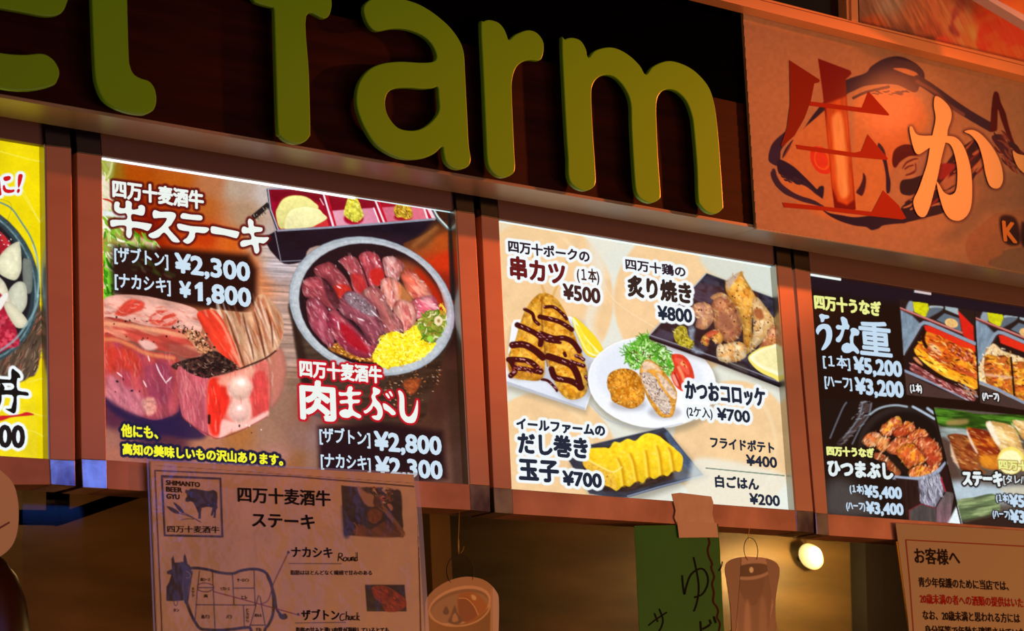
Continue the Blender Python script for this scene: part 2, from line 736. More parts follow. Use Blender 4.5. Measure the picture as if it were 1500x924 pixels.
# ------------------------------------------------------------------ fascia with raised letters
M_FASCIA = mat('mahogany_board', '#200803', 0.6, col2='#330e06', scale=3, stretch=(1, 1, 14), detail=6, spec=0.06)
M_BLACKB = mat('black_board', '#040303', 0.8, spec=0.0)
M_RAIL = mat('brushed_rail', '#8a7a6a', 0.35, 0.3, col2='#a89784', scale=6, stretch=(0.4, 1, 20))
M_LIME = mat('lime_letter_face', '#78bc00', 0.3, spec=0.35)
FY = -0.112


def onZ(px, py, Y, X=None, Z=None):
    p = P(px, py, Y)
    if X is not None: p[0] = X
    if Z is not None: p[2] = Z
    return p


sign = thing('shop_sign', 'long dark mahogany fascia carrying big raised lime green letters', 'sign', P(600, 250, 0.0))
zb = np.mean([P(x, y, FY)[2] for x, y in ((0, 145), (400, 212), (740, 273), (1140, 338))])
ztop = P(1095, -10, FY)[2] + 0.28
fx0, fx1 = -2.0, P(1500, 300, FY)[0] + 0.9
zseam = P(1067, 147, FY)[2]
fxm = P(1098, 170, FY)[0] - 0.004
box('fascia_board', fx0, fxm, FY, -0.022, zb + 0.006, zseam - 0.0005, M_FASCIA, sign)
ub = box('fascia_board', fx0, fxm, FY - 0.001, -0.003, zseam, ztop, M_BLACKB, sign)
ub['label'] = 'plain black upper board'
rl = box('rail', fx0, fxm, FY - 0.003, -0.022, zb, zb + 0.006, M_RAIL, sign)
rl['label'] = 'brushed metal trim along the underside'
car = thing('sign_carrier', 'dark backing box and metal rail under the fish sign', 'backing', P(1350, 390, -0.05))
box('backing_box', fxm + 0.001, fx1, FY, -0.022, zb + 0.006, ztop, M_BLACKB, car)
box('rail', fxm + 0.001, fx1, FY - 0.0008, -0.022, zb, zb + 0.006, M_RAIL, car)



def letter(outer, holes=()):
    cu = bpy.data.curves.new('letter', 'CURVE')
    cu.dimensions = '2D'
    cu.fill_mode = 'BOTH'
    cu.extrude = 0.003
    cu.bevel_depth = 0.0022
    cu.bevel_resolution = 2
    cu.offset = -0.0022
    LY = FY - 0.026
    for pts in [outer] + list(holes):
        q = crom(pts, 5)
        sp = cu.splines.new('POLY')
        sp.points.add(len(q) - 1)
        for i, (x, y) in enumerate(q):
            w = P(x, y, LY)
            sp.points[i].co = (w[0], w[2], 0, 1)
        sp.use_cyclic_u = True
    o = bpy.data.objects.new('letter', cu)
    COL.objects.link(o)
    bpy.context.view_layer.update()
    dg = bpy.context.evaluated_depsgraph_get()
    me = bpy.data.meshes.new_from_object(o.evaluated_get(dg))
    V = np.zeros(len(me.vertices) * 3)
    me.vertices.foreach_get('co', V)
    V = V.reshape(-1, 3)
    F = [tuple(p.vertices) for p in me.polygons]
    bpy.data.objects.remove(o)
    bpy.data.curves.remove(cu)
    W = np.stack([V[:, 0], LY + 0.005 - V[:, 2], V[:, 1]], 1)
    # 2D curve -> vertical plane mirrors the winding, so flip the faces
    ob = obj('letter', W, [f for f in F], M_LIME, sign)
    # stand-off pins behind the letter
    return ob


L_e = [(87, 103), (85, 116), (76, 126), (41, 132.6), (0, 128.5), (-50, 112), (-90, 75), (-108, 20), (-102, -40), (-70, -95),
       (-10, -122), (50, -108), (88, -65), (99, -10), (98, 5), (89, 20), (68, 24), (32, 17.6), (0, 12), (-42, 4), (-44, 35), (-24, 66),
       (0, 77), (35, 80), (62, 78.5), (78, 87)]
H_e = [(-42, -36), (-30, -68), (0, -80), (35, -66), (46, -34), (44, -24), (0, -32)]
L_l = [(134.5, 0), (138, 90), (140.7, 119), (149, 141), (162, 154), (184, 163.7), (205.7, 167.8), (216.5, 166.4), (226, 159.7),
       (229.5, 146), (227, 130), (219, 119), (205.7, 114.2), (196, 108), (191, 97), (189, 81), (186.7, 0), (184, -150), (178, -170),
       (157, -178), (137, -168), (130, -150)]
L_f = [(371, 0), (379, 5.4), (400, 11.4), (401.6, 14), (404, 95), (407, 187), (411, 199), (420.6, 207), (434, 210.5), (446, 208),
       (453.6, 200), (455, 189), (453, 108), (449, 24), (473.4, 27), (481.5, 24), (485.5, 13.5), (486, 0), (480, -16), (465, -24),
       (447, -27), (447, -68), (457, -95), (480, -104), (502, -108), (512, -125), (508, -148), (485, -158), (450, -155), (415, -132),
       (400, -95), (399, -44), (385, -42), (370, -34), (365, -18)]
L_a = [(533, 11), (539.7, 1.4), (553, -4), (575, -5), (596.5, 0), (615.5, 6.8), (637, 20), (658.8, 39), (673.6, 59.5), (680, 78.5),
       (681.8, 108), (684.5, 162), (687, 211), (690, 232.7), (686, 243.6), (673.6, 248), (661.5, 245), (653.3, 236.8), (650, 224.6),
       (648, 215), (637, 224.6), (620.9, 231.4), (599, 233.3), (577.6, 228.7), (553, 213.8), (537, 192), (526, 167.8), (522, 146),
       (526, 121.8), (539.7, 102.8), (558.6, 93.4), (585.7, 90), (615.5, 91.5), (631.7, 90.7), (638.5, 87), (639, 78.5), (631.7, 63.6),
       (618, 51.4), (596.5, 43.3), (575, 42), (553, 45.5), (542, 39), (535, 25.7)]
H_a = [(569.4, 135), (580, 129.4), (599, 128.5), (618, 130), (634, 129), (641, 127.7), (642.5, 140.7), (643, 162.4), (631.7, 178.6),
       (615.5, 189), (599, 191), (583, 186.7), (570.8, 173), (565.4, 159.7), (564.8, 146)]
L_r = [(704.8, 38), (708.8, 31), (718.3, 29), (730.5, 33), (738.6, 42), (742.7, 51.4), (746, 58), (756, 50), (772.5, 44), (786, 47.4),
       (795.5, 59.5), (796.8, 73), (794, 85), (788.7, 88.8), (775, 88), (764.4, 91.5), (756, 100), (750.8, 116.4), (750.3, 140.7),
       (753.5, 216.5), (754.8, 245.5), (750.8, 255), (738.6, 260), (726.4, 256.3), (717, 245.5), (713.4, 230.6), (711.5, 190),
       (708, 110)]
L_m = [(823.4, 65), (828, 57.4), (838.8, 55), (851, 59.5), (858.5, 71.7), (860.4, 81.2), (863.5, 83.4), (872.6, 73.6), (891.6, 69),
       (907.8, 72.5), (924, 82.5), (937.6, 96), (946.2, 108.8), (956.5, 97.4), (972.7, 90), (989, 90), (1010.6, 98.8),
       (1026.9, 112.3), (1039, 128.6), (1045.8, 148.8), (1049.9, 173.2), (1054, 216.5), (1059.4, 295.5), (1058, 306.4),
       (1048.5, 313), (1036.3, 310.4), (1026.9, 301), (1022.8, 290), (1021, 244), (1016.6, 190), (1013.3, 167.8), (1005.2, 147.5),
       (991.7, 134), (978.2, 130.7), (967.3, 136.7), (962, 151.6), (962.5, 189.4), (965.2, 243.6), (968.1, 284.7), (964.6, 292.8),
       (953.8, 297), (941.6, 292.8), (932.7, 282), (929.4, 257.7), (925.4, 190), (924, 151.6), (915.9, 130), (902.4, 114.2),
       (888.8, 109.6), (876.7, 113.7), (868.6, 124.5), (866.7, 140.7), (868.6, 189.4), (872.6, 249.5), (872.6, 268.5), (867.2, 276),
       (856.4, 279.3), (842.8, 273.9), (833.4, 260.4), (832, 230.6), (829.3, 190)]
M_PIN = mat('pin_metal', '#5a554e', 0.4, 0.8)
for nm, o_, h_, pins in (('e', L_e, (H_e,), ((-90, 0), (70, 108))), ('l', L_l, (), ((160, -60), (165, 100))),
                         ('f', L_f, (), ((425, -60), (428, 150))), ('a', L_a, (H_a,), ((590, 20), (560, 200), (665, 200))),
                         ('r', L_r, (), ((728, 80), (735, 220))), ('m', L_m, (), ((848, 120), (850, 240), (950, 250), (1038, 270)))):
    lt = letter(o_, h_)
    for px, py in pins:
        a = P(px, py, FY - 0.026)
        tube('mounting_pin', [(a[0], FY - 0.016, a[2]), (a[0], FY + 0.001, a[2])], 0.006, M_PIN, lt)
# ------------------------------------------------------------------ lightboxes
M_BRONZE = mat('bronze_profile', '#c8907a', 0.42, 0.2, col2='#d09a82', scale=2, stretch=(1, 1, 8))
M_BRONZE_B = mat('bronze_profile_worn', '#d89a82', 0.45, 0.2, col2='#b07860', scale=9, stretch=(1, 1, 1), bump=0.05)
M_HEAD = mat('header_profile', '#6e5450', 0.5, 0.2)
M_FOIL = mat('crinkled_foil', '#c8bdb4', 0.2, 0.9, col2='#75606a', scale=14, bump=0.35)
M_BACK = mat('black_box', '#0c0b0a', 0.6)
M_LED = mat('led_edge', '#ffffff', 0.4, emit='#f2fbff', strength=1.6)
PY = 0.018


def lightbox(label, iT, oL, oR, oBL, oBR, foil_label=None, led=()):
    """iT: inner corners TL TR BR BL; oL,oR: outer x at top and bottom of the posts; oB: y of the outer bottom edge"""
    TL, TR, BR, BL = iT
    u = thing('menu_lightbox', label, 'lightbox', P((TL[0] + BR[0]) / 2, BR[1], 0.04), 'backlit menu boxes over the counter')

    def bar(name, pts, m, lab=None, yf=0.0):
        o = slab(name, pts, yf, 0.07, m, u, 0.0012)
        if lab: o['label'] = lab
        return o

    hl = lambda x: 163 + (x) * 0.1687 - 5          # hidden top edge, behind the fascia's underside
    b = bar('frame_bar', [(oL[0], TL[1] - 5), (TL[0], TL[1]), (BL[0], BL[1]), (oL[1], BL[1] - 2)], M_BRONZE)
    b = bar('frame_bar', [(TR[0], TR[1]), (oR[0], TR[1] + 4), (oR[1], BR[1] + 2), (BR[0], BR[1])], M_BRONZE)
    bar('frame_bar', [(BL[0], BL[1]), (BR[0], BR[1]), (BR[0] + 1.5, oBR - 3), (BL[0] + 1.5, oBL + 2)], M_BRONZE_B)
    bar('frame_bar', [(TL[0], TL[1]), (TR[0], TR[1]), (TR[0] - 3, hl(TR[0])), (TL[0] - 3, hl(TL[0]))], M_HEAD, 'dark brown top bar', 0.005)
    bar('corner_plate', [(oL[0], TL[1] - 5), (TL[0], TL[1]), (TL[0] - 3, hl(TL[0])), (oL[0] - 3, hl(oL[0]))], M_CAP, yf=-0.001)
    bar('corner_plate', [(TR[0], TR[1]), (oR[0], TR[1] + 4), (oR[0] - 3, hl(oR[0])), (TR[0] - 3, hl(TR[0]))], M_CAP, yf=-0.001)
    p1 = bar('corner_plate', [(oL[1], BL[1] - 2), (BL[0] + .5, BL[1]), (BL[0] + 1.5, oBL + 2), (oL[1] + 2, oBL)], M_FOIL, foil_label, -0.001)
    p2 = bar('corner_plate', [(BR[0] - .5, BR[1]), (oR[1], BR[1] + 2), (oR[1] + 1, oBR), (BR[0] + 1.5, oBR - 3)], M_FOIL, foil_label, -0.001)
    slab('back_tray', [(TL[0] - 8, TL[1] - 6), (TR[0] + 8, TR[1] - 4), (BR[0] + 8, BR[1] + 6), (BL[0] - 8, BL[1] + 6)], PY + 0.004, 0.069, M_BACK, u)
    # lit slot between film and top bar, and the aluminium edge along the right of the film
    for xa, xb, hgt, mt in led:
        ya, yb = (TL[1] + (TR[1] - TL[1]) * (x_ - TL[0]) / (TR[0] - TL[0]) for x_ in (xa, xb))
        slab('light_slot', [(xa, ya - 3), (xb, yb - 3), (xb, yb + hgt), (xa, ya + hgt)], PY - 0.003, PY - 0.001, mt, u)
    tr = slab('film_edge', [(TR[0] - 2.2, TR[1] - 2), (TR[0] + .5, TR[1] - 2), (BR[0] + .5, BR[1] + 1), (BR[0] - 2.2, BR[1] + 1)], 0.0008, PY, M_ALU, u)
    tr['label'] = 'thin aluminium strip at the right of the print'
    return u


M_ALU = mat('aluminium_strip', '#b8b4a8', 0.3, 0.8)
M_LED2 = mat('led_edge_dim', '#ffffff', 0.4, emit='#b8e4ea', strength=1.0)
M_LED4 = mat('led_edge_faint', '#ffffff', 0.4, emit='#8fb0c4', strength=0.8)
M_CAP = mat('corner_cap', '#120b08', 0.3, 0.2)  # near-black base paints in the dark that the metal plate reflects
# far ends beyond the frame of the photo, worked out from the units' common width
def ext(px, py, dX):
    a = P(px, py, 0.0)
    a[0] += dX
    return Q(a)


c1TL, c1BL = ext(67, 213, -0.78), ext(73, 672, -0.78)
o1 = (ext(67, 213, -0.83)[0], ext(73, 672, -0.83)[0])
c4TR, c4BR = ext(1187, 398.5, 0.78), ext(1212.5, 752.5, 0.78)
o4 = (ext(1187, 398.5, 0.83)[0], ext(1212.5, 752.5, 0.83)[0])
QD1 = [(c1TL[0], c1TL[1]), (67, 213), (73, 672), (c1BL[0], c1BL[1] + 6)]
QD2 = [(149, 228), (668.5, 309), (688.5, 709), (156, 673.6)]
QD3 = [(730.8, 320.5), (1138.5, 389), (1166, 747), (750, 716)]
QD4 = [(1187, 398.5), (c4TR[0], c4TR[1]), (c4BR[0], c4BR[1]), (1212.5, 752.5)]
U1 = lightbox('leftmost backlit menu box with bright yellow print of a rice bowl', QD1, o1, (104.5, 110), 712, 712.5)
U2 = lightbox('wide backlit menu box with raw steak and a round bowl of sliced beef', QD2, (112.5, 119), (695.5, 717.5), 714, 750, led=((150, 520, 5.5, M_LED), (520, 667, 3.6, M_LED2)))
U3 = lightbox('cream backlit menu box with fried skewers, croquettes and rolled omelette', QD3, (704.8, 723), (1160, 1191.4), 750.5, 781, led=((732, 1137, 4.2, M_LED2),))
U4 = lightbox('rightmost backlit menu box with black print of grilled eel dishes', QD4, (1164, 1194.5), o4, 782, QD4[2][1] + 32, led=((1188, 1232, 5, M_LED2), (1340, 1364, 5, M_LED4)))

# clear acrylic guard
M_ACR = bpy.data.materials.new('clear_acrylic')
M_ACR.use_nodes = True
_nt = M_ACR.node_tree
_nt.nodes.clear()
_o = _nt.nodes.new('ShaderNodeOutputMaterial'); _mx = _nt.nodes.new('ShaderNodeMixShader')
_t = _nt.nodes.new('ShaderNodeBsdfTransparent'); _g = _nt.nodes.new('ShaderNodeBsdfGlossy')
_g.inputs['Roughness'].default_value = 0.08
_t.inputs['Color'].default_value = (.93, .92, .9, 1)
_mx.inputs[0].default_value = 0.006
_nt.links.new(_t.outputs[0], _mx.inputs[1]); _nt.links.new(_g.outputs[0], _mx.inputs[2]); _nt.links.new(_mx.outputs[0], _o.inputs[0])
M_LAM = M_ACR.copy(); M_LAM.name = 'laminate_film'
for n_ in M_LAM.node_tree.nodes:
    if n_.type == 'MIX_SHADER': n_.inputs[0].default_value = 0.16
    if n_.type == 'BSDF_GLOSSY': n_.inputs['Roughness'].default_value = 0.3
# ------------------------------------------------------------------ print: steak and beef bowl
TXY = PY - 0.0008
B = Canvas(143, 222, 694, 716, 1.0)
A_, Bf, Cf, Df, Ef, Ff = (140, 220, 4.018), (140, 410, 3.848), (140, 600, 5.172), (380, 260, 5.0), (410, 340, 4.2), (410, 510, 4.4)
B.bg([(155, 245, '#8a6a18'), (200, 245, '#a84c0c'), (260, 255, '#b05a18'), (310, 268, '#b0704a'), (350, 275, '#b09a88'), (395, 285, '#bdb0aa'), (360, 320, '#a8886c'),
      (300, 300, '#b06028'), (260, 300, '#a03c0c'), (230, 330, '#982808'), (300, 345, '#b83c10'), (340, 350, '#c86020'), (370, 350, '#b89a80'), (390, 350, '#b8aaa6'),
      (410, 390, '#b4a8ac'), (380, 420, '#c88058'), (340, 400, '#b04a18'), (420, 460, '#b8988c'), (425, 520, '#a88a7c'), (400, 560, '#a07c6c'), (415, 600, '#95705c'),
      (440, 560, '#8a6a58'), (170, 610, '#5a2c3c'), (160, 640, '#a06a58'), (165, 665, '#a86a54'), (230, 625, '#3a2444'), (250, 650, '#5a3038'), (300, 650, '#b07458'),
      (350, 640, '#a86c3c'), (390, 640, '#a07660'), (400, 670, '#a8766a'), (440, 640, '#8f6a5e'), (450, 600, '#8a5c48'), (430, 690, '#94603c'), (450, 680, '#90603e'),
      (470, 620, '#7a5040'), (500, 680, '#4a2a28'), (560, 620, '#5c3a2a'), (620, 610, '#53352a'), (640, 600, '#4a2e26'), (665, 620, '#5a3c30'), (675, 680, '#6a4a40'),
      (660, 560, '#4c2e24'), (655, 480, '#33201e'), (650, 420, '#8a2a1a'), (652, 380, '#c83818'), (645, 350, '#b05020'), (625, 340, '#9a6030'), (590, 330, '#4a2a20'),
      (640, 320, '#3a2018'), (560, 340, '#2a1c20'), (200, 700, '#a86a5a'), (156, 700, '#a86a5a')], 3.6, 14)
# brushed metal streaks
B.frame()
sl = (slice(110, 360), slice(225, 320))
w_ = fbm(B.X[sl], B.Y[sl], 2.6, 3, 22, 3, 2) - .5
mk = (sstep(372, 395, B.X[sl]) * (1 - sstep(430, 450, B.X[sl])) * sstep(330, 360, B.Y[sl]) * (1 - sstep(540, 580, B.Y[sl])))
B.C[sl] *= (1 + .55 * w_ * mk)[..., None]
# tongs and fringe
B.frame(*A_)
B.poly([(915, 385), (1010, 305), (1030, 330), (935, 410)], '#2c2624', sm=0)
B.strokes([(920, 400), (1015, 320), (1030, 345), (940, 420)], 26, 4, .8, ['#c8b8a8', '#2c2624'], 60, 10, 4)
# leaves
B.poly([(35, 60), (110, 55), (100, 180), (110, 300), (200, 480), (330, 530), (360, 600), (300, 640), (150, 840), (45, 900)], '#9ab05a', soft=4, a=.75, n2=('#e0dcc0', 16, .5, 3, 60))
B.strokes([(36, 180), (100, 200), (120, 330), (240, 480), (340, 520), (340, 610), (120, 640), (110, 820), (45, 880)], 150, 20, 3.4,
          ['#6aa828', '#a8c860', '#d8e4b8', '#f0ecd8', '#4a8818', '#b8d070', '#e8e0c0', '#7ab030'], 60, 50, 11)
B.poly([(36, 150), (90, 230), (100, 330), (40, 360)], '#e6d6c8', soft=2, a=.8)
B.line([(36, 60), (70, 140), (60, 180)], 5, '#a8b050', taper=1)
B.line([(100, 60), (85, 130), (60, 170)], 3.5, '#c8c888', taper=1)
B.line([(40, 285), (90, 300), (120, 340)], 3, '#b83020', taper=1)
B.line([(36, 370), (140, 380), (170, 400)], 8, '#d8dcd8', soft=2)
B.strokes([(36, 640), (100, 700), (110, 850), (45, 900)], 50, 16, 4.5, ['#3a9018', '#58b028', '#7cc838', '#2a7010'], 60, 30, 12)
# warm glow
B.poly([(380, 440), (600, 560), (900, 600), (960, 700), (900, 800), (700, 640), (500, 600)], '#d8601c', soft=12, a=.5)
B.line([(330, 480), (360, 430), (300, 390), (270, 280)], 9, '#7a1408', soft=6, a=.7)
# halos of the price block
B.poly([(100, 560), (430, 575), (900, 615), (950, 700), (945, 900), (860, 960), (480, 910), (100, 850), (90, 700)], '#241210', soft=7, a=.94, sm=0)
B.strokes([(250, 640), (440, 700), (440, 740), (200, 700)], 16, 14, 4, ['#3a4a1c', '#6a5a48', '#33301c'], 30, 30, 5, a=.5, soft=2)
# steak
B.frame(*Bf)
B.poly([(960, 450), (1040, 380), (1075, 480), (1065, 580), (1040, 660), (985, 715), (975, 560)], '#c07868', soft=3.5, dark=.15)
B.poly([(40, 120), (110, 85), (260, 88), (400, 115), (520, 145), (580, 180), (600, 270), (570, 300), (430, 275), (300, 262), (150, 228), (40, 230)], '#e0a898', n=(.18, 8, 3, 20), dark=.1)
B.poly([(110, 190), (150, 140), (200, 108), (270, 125), (265, 165), (220, 185), (180, 200), (140, 205)], '#cf4a3a', soft=2.5, n=(.2, 4, 3, -30))
B.poly([(300, 235), (340, 180), (400, 170), (460, 205), (440, 250), (380, 262)], '#cc4634', soft=3, n2=('#e0988a', 5, .52, 3, -20))
B.strokes([(60, 120), (500, 160), (580, 250), (300, 250), (60, 210)], 60, 12, 1.6, ['#f4ccc0', '#d05a48', '#e8b0a0', '#b04838'], 15, 25, 6, a=.5, soft=1.2)
B.poly([(40, 215), (150, 222), (300, 258), (480, 275), (600, 300), (660, 390), (600, 430), (520, 440), (430, 410), (300, 385), (200, 345), (40, 325)], '#d8826a', n=(.2, 6, 4, 20), n2=('#c04c40', 12, .55, 4, 15), dark=.12)
B.line([(45, 245), (150, 250), (300, 278), (440, 300), (560, 335)], 5, '#e8a078', soft=2, a=.8)
B.poly([(370, 360), (440, 350), (560, 400), (600, 430), (520, 440), (440, 415)], '#8a3a34', soft=4, a=.7)
B.poly([(240, 345), (300, 340), (350, 380), (290, 395)], '#eac0b4', soft=2.5, a=.85)
B.poly([(500, 290), (580, 290), (650, 380), (660, 410), (600, 420), (560, 380)], '#c88a64', soft=2, n2=('#6a4030', 2.4, .58), n=(.3, 2.5))
B.strokes([(430, 265), (600, 270), (660, 410), (600, 420), (540, 330)], 60, 3, 1.8, ['#2a1c18', '#4a3024', '#e8c8a8', '#3a241c'], 0, 90, 14)
B.poly([(40, 320), (120, 322), (200, 355), (290, 398), (450, 425), (475, 500), (480, 700), (450, 755), (340, 790), (250, 768), (150, 725), (40, 660)],
       '#cc5040', g=(90, '#a84e5c'), n=(.22, 9, 5, 80), n2=('#b84a58', 16, .6, 3, 80), dark=.12)
B.line([(48, 335), (120, 338), (200, 370), (290, 415), (440, 440)], 5.5, '#dc8458', soft=2.5, a=.85)
B.poly([(60, 400), (110, 380), (200, 400), (260, 470), (240, 540), (160, 500), (80, 520)], '#c43a28', soft=5, a=.75, n=(.25, 5, 4, 80))
B.poly([(280, 480), (400, 470), (440, 560), (400, 700), (320, 680), (280, 580)], '#8c3c56', soft=6, a=.7, n=(.2, 5, 5, 75))
B.poly([(50, 560), (110, 540), (170, 600), (250, 640), (300, 700), (250, 765), (150, 725), (50, 665)], '#c07884', soft=6, a=.75, n=(.25, 5, 4, 60))
B.poly([(265, 680), (330, 665), (340, 740), (290, 760)], '#d89c88', soft=3, a=.8, n=(.3, 4))
B.strokes([(50, 400), (440, 440), (470, 700), (340, 770), (60, 650)], 130, 16, 1.3, ['#e89880', '#d8747a', '#b04048', '#e8b0a8', '#903848'], 80, 16, 7, a=.32, soft=1.3)
for l_ in ([(295, 425), (305, 460)], [(340, 470), (360, 520), (400, 585)], [(268, 565), (288, 605)], [(430, 545), (395, 580)], [(120, 520), (150, 545)]):
    B.line(l_, 2.0, '#f8e4e4', soft=.7, taper=1, a=.85)
B.poly([(50, 690), (60, 665), (150, 728), (250, 772), (340, 792), (450, 760), (480, 705), (500, 770), (620, 860), (560, 900), (300, 850), (130, 770)], '#2a1f42', soft=5, a=.85)
B.poly([(435, 475), (520, 445), (590, 430), (660, 400), (720, 420), (800, 470), (830, 500), (720, 530), (610, 555), (520, 520), (440, 500)], '#4a342c', n=(.5, 3), n2=('#2a1e1c', 5, .45), soft=1.2)
B.strokes([(440, 480), (660, 410), (820, 495), (620, 545)], 70, 5, 1.4, ['#8a6450', '#1c1414', '#b08870', '#5a4438', '#6a3030'], 10, 40, 8)
B.poly([(463, 490), (530, 525), (605, 552), (640, 565), (630, 700), (642, 872), (590, 855), (540, 815), (488, 765), (470, 640)], '#c25c66', n=(.22, 5, 6, 86), g=(90, '#b85a64'))
B.strokes([(480, 520), (620, 570), (630, 840), (560, 810), (490, 740)], 60, 20, 1.4, ['#e08a88', '#a84050', '#d87078', '#e8a8a0'], 84, 6, 9, a=.5, soft=1)
B.poly([(638, 562), (720, 535), (830, 500), (900, 480), (962, 448), (978, 560), (980, 700), (960, 770), (850, 832), (760, 860), (700, 892), (640, 872), (628, 700)], '#dc7468', n=(.15, 8, 3, 80))
B.poly([(638, 575), (690, 555), (740, 600), (750, 700), (715, 790), (700, 865), (655, 865), (632, 760)], '#e03424', soft=3, n=(.2, 4, 5, 85))
B.poly([(860, 540), (900, 520), (955, 520), (975, 640), (970, 740), (900, 780), (870, 700), (875, 600)], '#cf4c48', soft=3, n=(.22, 5, 4, 80))
B.poly([(700, 860), (715, 790), (780, 800), (850, 800), (960, 740), (965, 770), (850, 832), (760, 862), (700, 892)], '#f0b8ae', soft=3)
B.poly([(690, 565), (830, 505), (900, 500), (870, 560), (800, 560), (730, 600)], '#eaa890', soft=4, a=.8)
B.poly([(745, 590), (790, 545), (850, 545), (885, 600), (865, 660), (880, 720), (870, 790), (820, 812), (770, 790), (745, 740), (770, 670), (745, 640)], '#eab8a8', soft=4)
B.ell(815, 608, 60, 62, '#f2c6b4', soft=4, up=.15, dark=.12)
B.ell(812, 745, 50, 52, '#efbcb0', soft=4, up=.15, dark=.12)
B.ell(822, 578, 20, 18, '#fff0e8', soft=3)
B.ell(812, 722, 13, 12, '#fff0ea', soft=2.5)
B.line([(640, 765), (640, 805)], 4, '#3a1c14', soft=1)
B.strokes([(640, 570), (960, 470), (975, 740), (700, 880)], 50, 16, 1.2, ['#f4d0c4', '#c83c34', '#f0a898'], 84, 8, 10, a=.38, soft=1.1)
B.line([(480, 765), (560, 830), (640, 874), (700, 892), (850, 834), (965, 772)], 1.5, '#6a2a28', soft=1.2, a=.6)
# top right block
B.poly([(645, 165), (700, 168), (880, 178), (905, 95), (960, 88), (1040, 180), (1060, 250), (1050, 340), (1010, 400), (960, 440), (890, 468), (820, 498), (770, 400), (720, 280)], '#c99a78', n=(.25, 5, 8, 72), n2=('#b06848', 7, .6, 6, 72))
B.strokes([(680, 170), (900, 160), (960, 100), (1040, 200), (1040, 360), (960, 430), (830, 480)], 70, 40, 3.0, ['#e8c8ac', '#9a5c40', '#f4dcc8', '#b07050', '#d8a888', '#fbeee0'], 72, 5, 13, a=.5, soft=1.6, curve=.1)
for l_ in ([(735, 190), (760, 260), (800, 370), (835, 478)], [(830, 190), (850, 280), (880, 380), (892, 455)], [(895, 180), (920, 270), (945, 380), (955, 435)], [(960, 160), (990, 260), (1000, 380)]):
    B.line(l_, 2.6, '#5a2a1c', soft=1.5, taper=1, a=.8)
B.poly([(572, 188), (650, 165), (700, 200), (740, 270), (790, 380), (822, 495), (780, 465), (700, 410), (640, 330), (600, 260)], '#d8402c', n=(.2, 6, 5, 55), n2=('#e87860', 8, .6, 4, 60))
B.line([(650, 170), (720, 260), (780, 400), (820, 492)], 3.5, '#f0a080', soft=2, a=.8)
B.line([(820, 498), (890, 470), (960, 440), (1015, 400)], 2.2, '#3a1c18', soft=1.2)
B.specks([(60, 200), (600, 260), (640, 420), (100, 300)], 16, .8, 1.5, ['#2a1c18'], 3)
B.specks([(100, 560), (260, 560), (260, 640), (100, 640)], 5, .8, 1.6, ['#2a2030'], 5)
B.specks([(640, 820), (1000, 800), (900, 870), (700, 900)], 6, .7, 1.3, ['#e8d8c8', '#4a3028'], 6)
B.frame()
# bowl body
B.frame(*Ef)
B.poly([(58, 440), (75, 560), (110, 790), (150, 1000), (260, 1150), (820, 1180), (930, 1000), (1010, 760), (1062, 560), (800, 300), (200, 300)], '#4e3e34', soft=2.5, n=(.28, 5, 7, -4), g=(0, '#3e2c22'))
B.poly([(58, 440), (75, 560), (110, 790), (150, 1000), (200, 1100), (190, 900), (130, 640)], '#2a1e1a', soft=4, a=.8)
B.strokes([(640, 900), (980, 780), (930, 1000), (700, 1080)], 120, 3, 1.2, ['#c87a44', '#8a6a50', '#e0b890', '#2a1c18'], 0, 60, 15, a=.8)
B.poly([(760, 920), (860, 900), (850, 960), (800, 1000)], '#b8562a', soft=2.5, a=.7, n=(.4, 3))
# bento box
B.frame(*Df)
B.poly([(130, 385), (1280, 305), (1300, 340), (1200, 420), (1060, 480), (1000, 500), (420, 500), (320, 612), (155, 615)], '#221a26', soft=1.2, n=(.25, 14, 3, 0))
B.poly([(1280, 310), (1390, 320), (1390, 380), (1300, 430), (1180, 520), (1080, 480), (1200, 400)], '#5a3420', soft=5, a=.6)
B.line([(1290, 370), (1130, 500)], 6, '#a86a3a', soft=6, a=.7)
B.poly([(60, 85), (460, 60), (1240, 180), (1280, 300), (140, 388), (90, 240)], '#9c1230', sm=0, n=(.12, 14), g=(0, '#a8182e'))
B.poly([(75, 95), (150, 90), (470, 110), (520, 200), (250, 130), (110, 180)], '#6a0c1e', soft=4, a=.7)
B.poly([(480, 130), (850, 165), (860, 220), (520, 240)], '#7c1024', soft=3, a=.7)
B.poly([(518, 245), (620, 236), (838, 222), (882, 335), (540, 356)], '#dca0b0', sm=0, soft=1.2, g=(0, '#d08098'))
B.poly([(888, 220), (1000, 212), (1208, 212), (1238, 304), (918, 326)], '#c86a80', sm=0, soft=1.2, g=(0, '#d87080'))
B.poly([(380, 362), (495, 308), (510, 356)], '#c8383a', sm=0)
for x0_, y0_, x1_, y1_ in ((465, 105, 540, 356), (848, 165, 912, 326), (1205, 220, 1232, 304)):
    B.line([(x0_, y0_), (x1_, y1_)], 2.6, '#f4dce4', sm=0)
    B.line([(x0_ + 24, y0_ + 4), (x1_ + 18, y1_)], 3.0, '#c01830', sm=0)
B.line([(838, 225), (880, 333)], 2, '#f4e4ec', sm=0)
B.line([(445, 155), (470, 200)], 1.6, '#e8b0bc', sm=0)
B.line([(1240, 228), (1278, 300)], 5, '#e8c8d4', sm=0)
B.ell(690, 300, 72, 45, '#a81430', soft=2)
B.ell(1052, 290, 66, 28, '#a01828', soft=2)
B.poly([(120, 262), (135, 215), (165, 165), (210, 138), (270, 130), (340, 140), (395, 175), (432, 225), (330, 300), (185, 372), (140, 355)], '#dcd48a', up=.1, n=(.06, 8), rim=('#c8b860', 1.5))
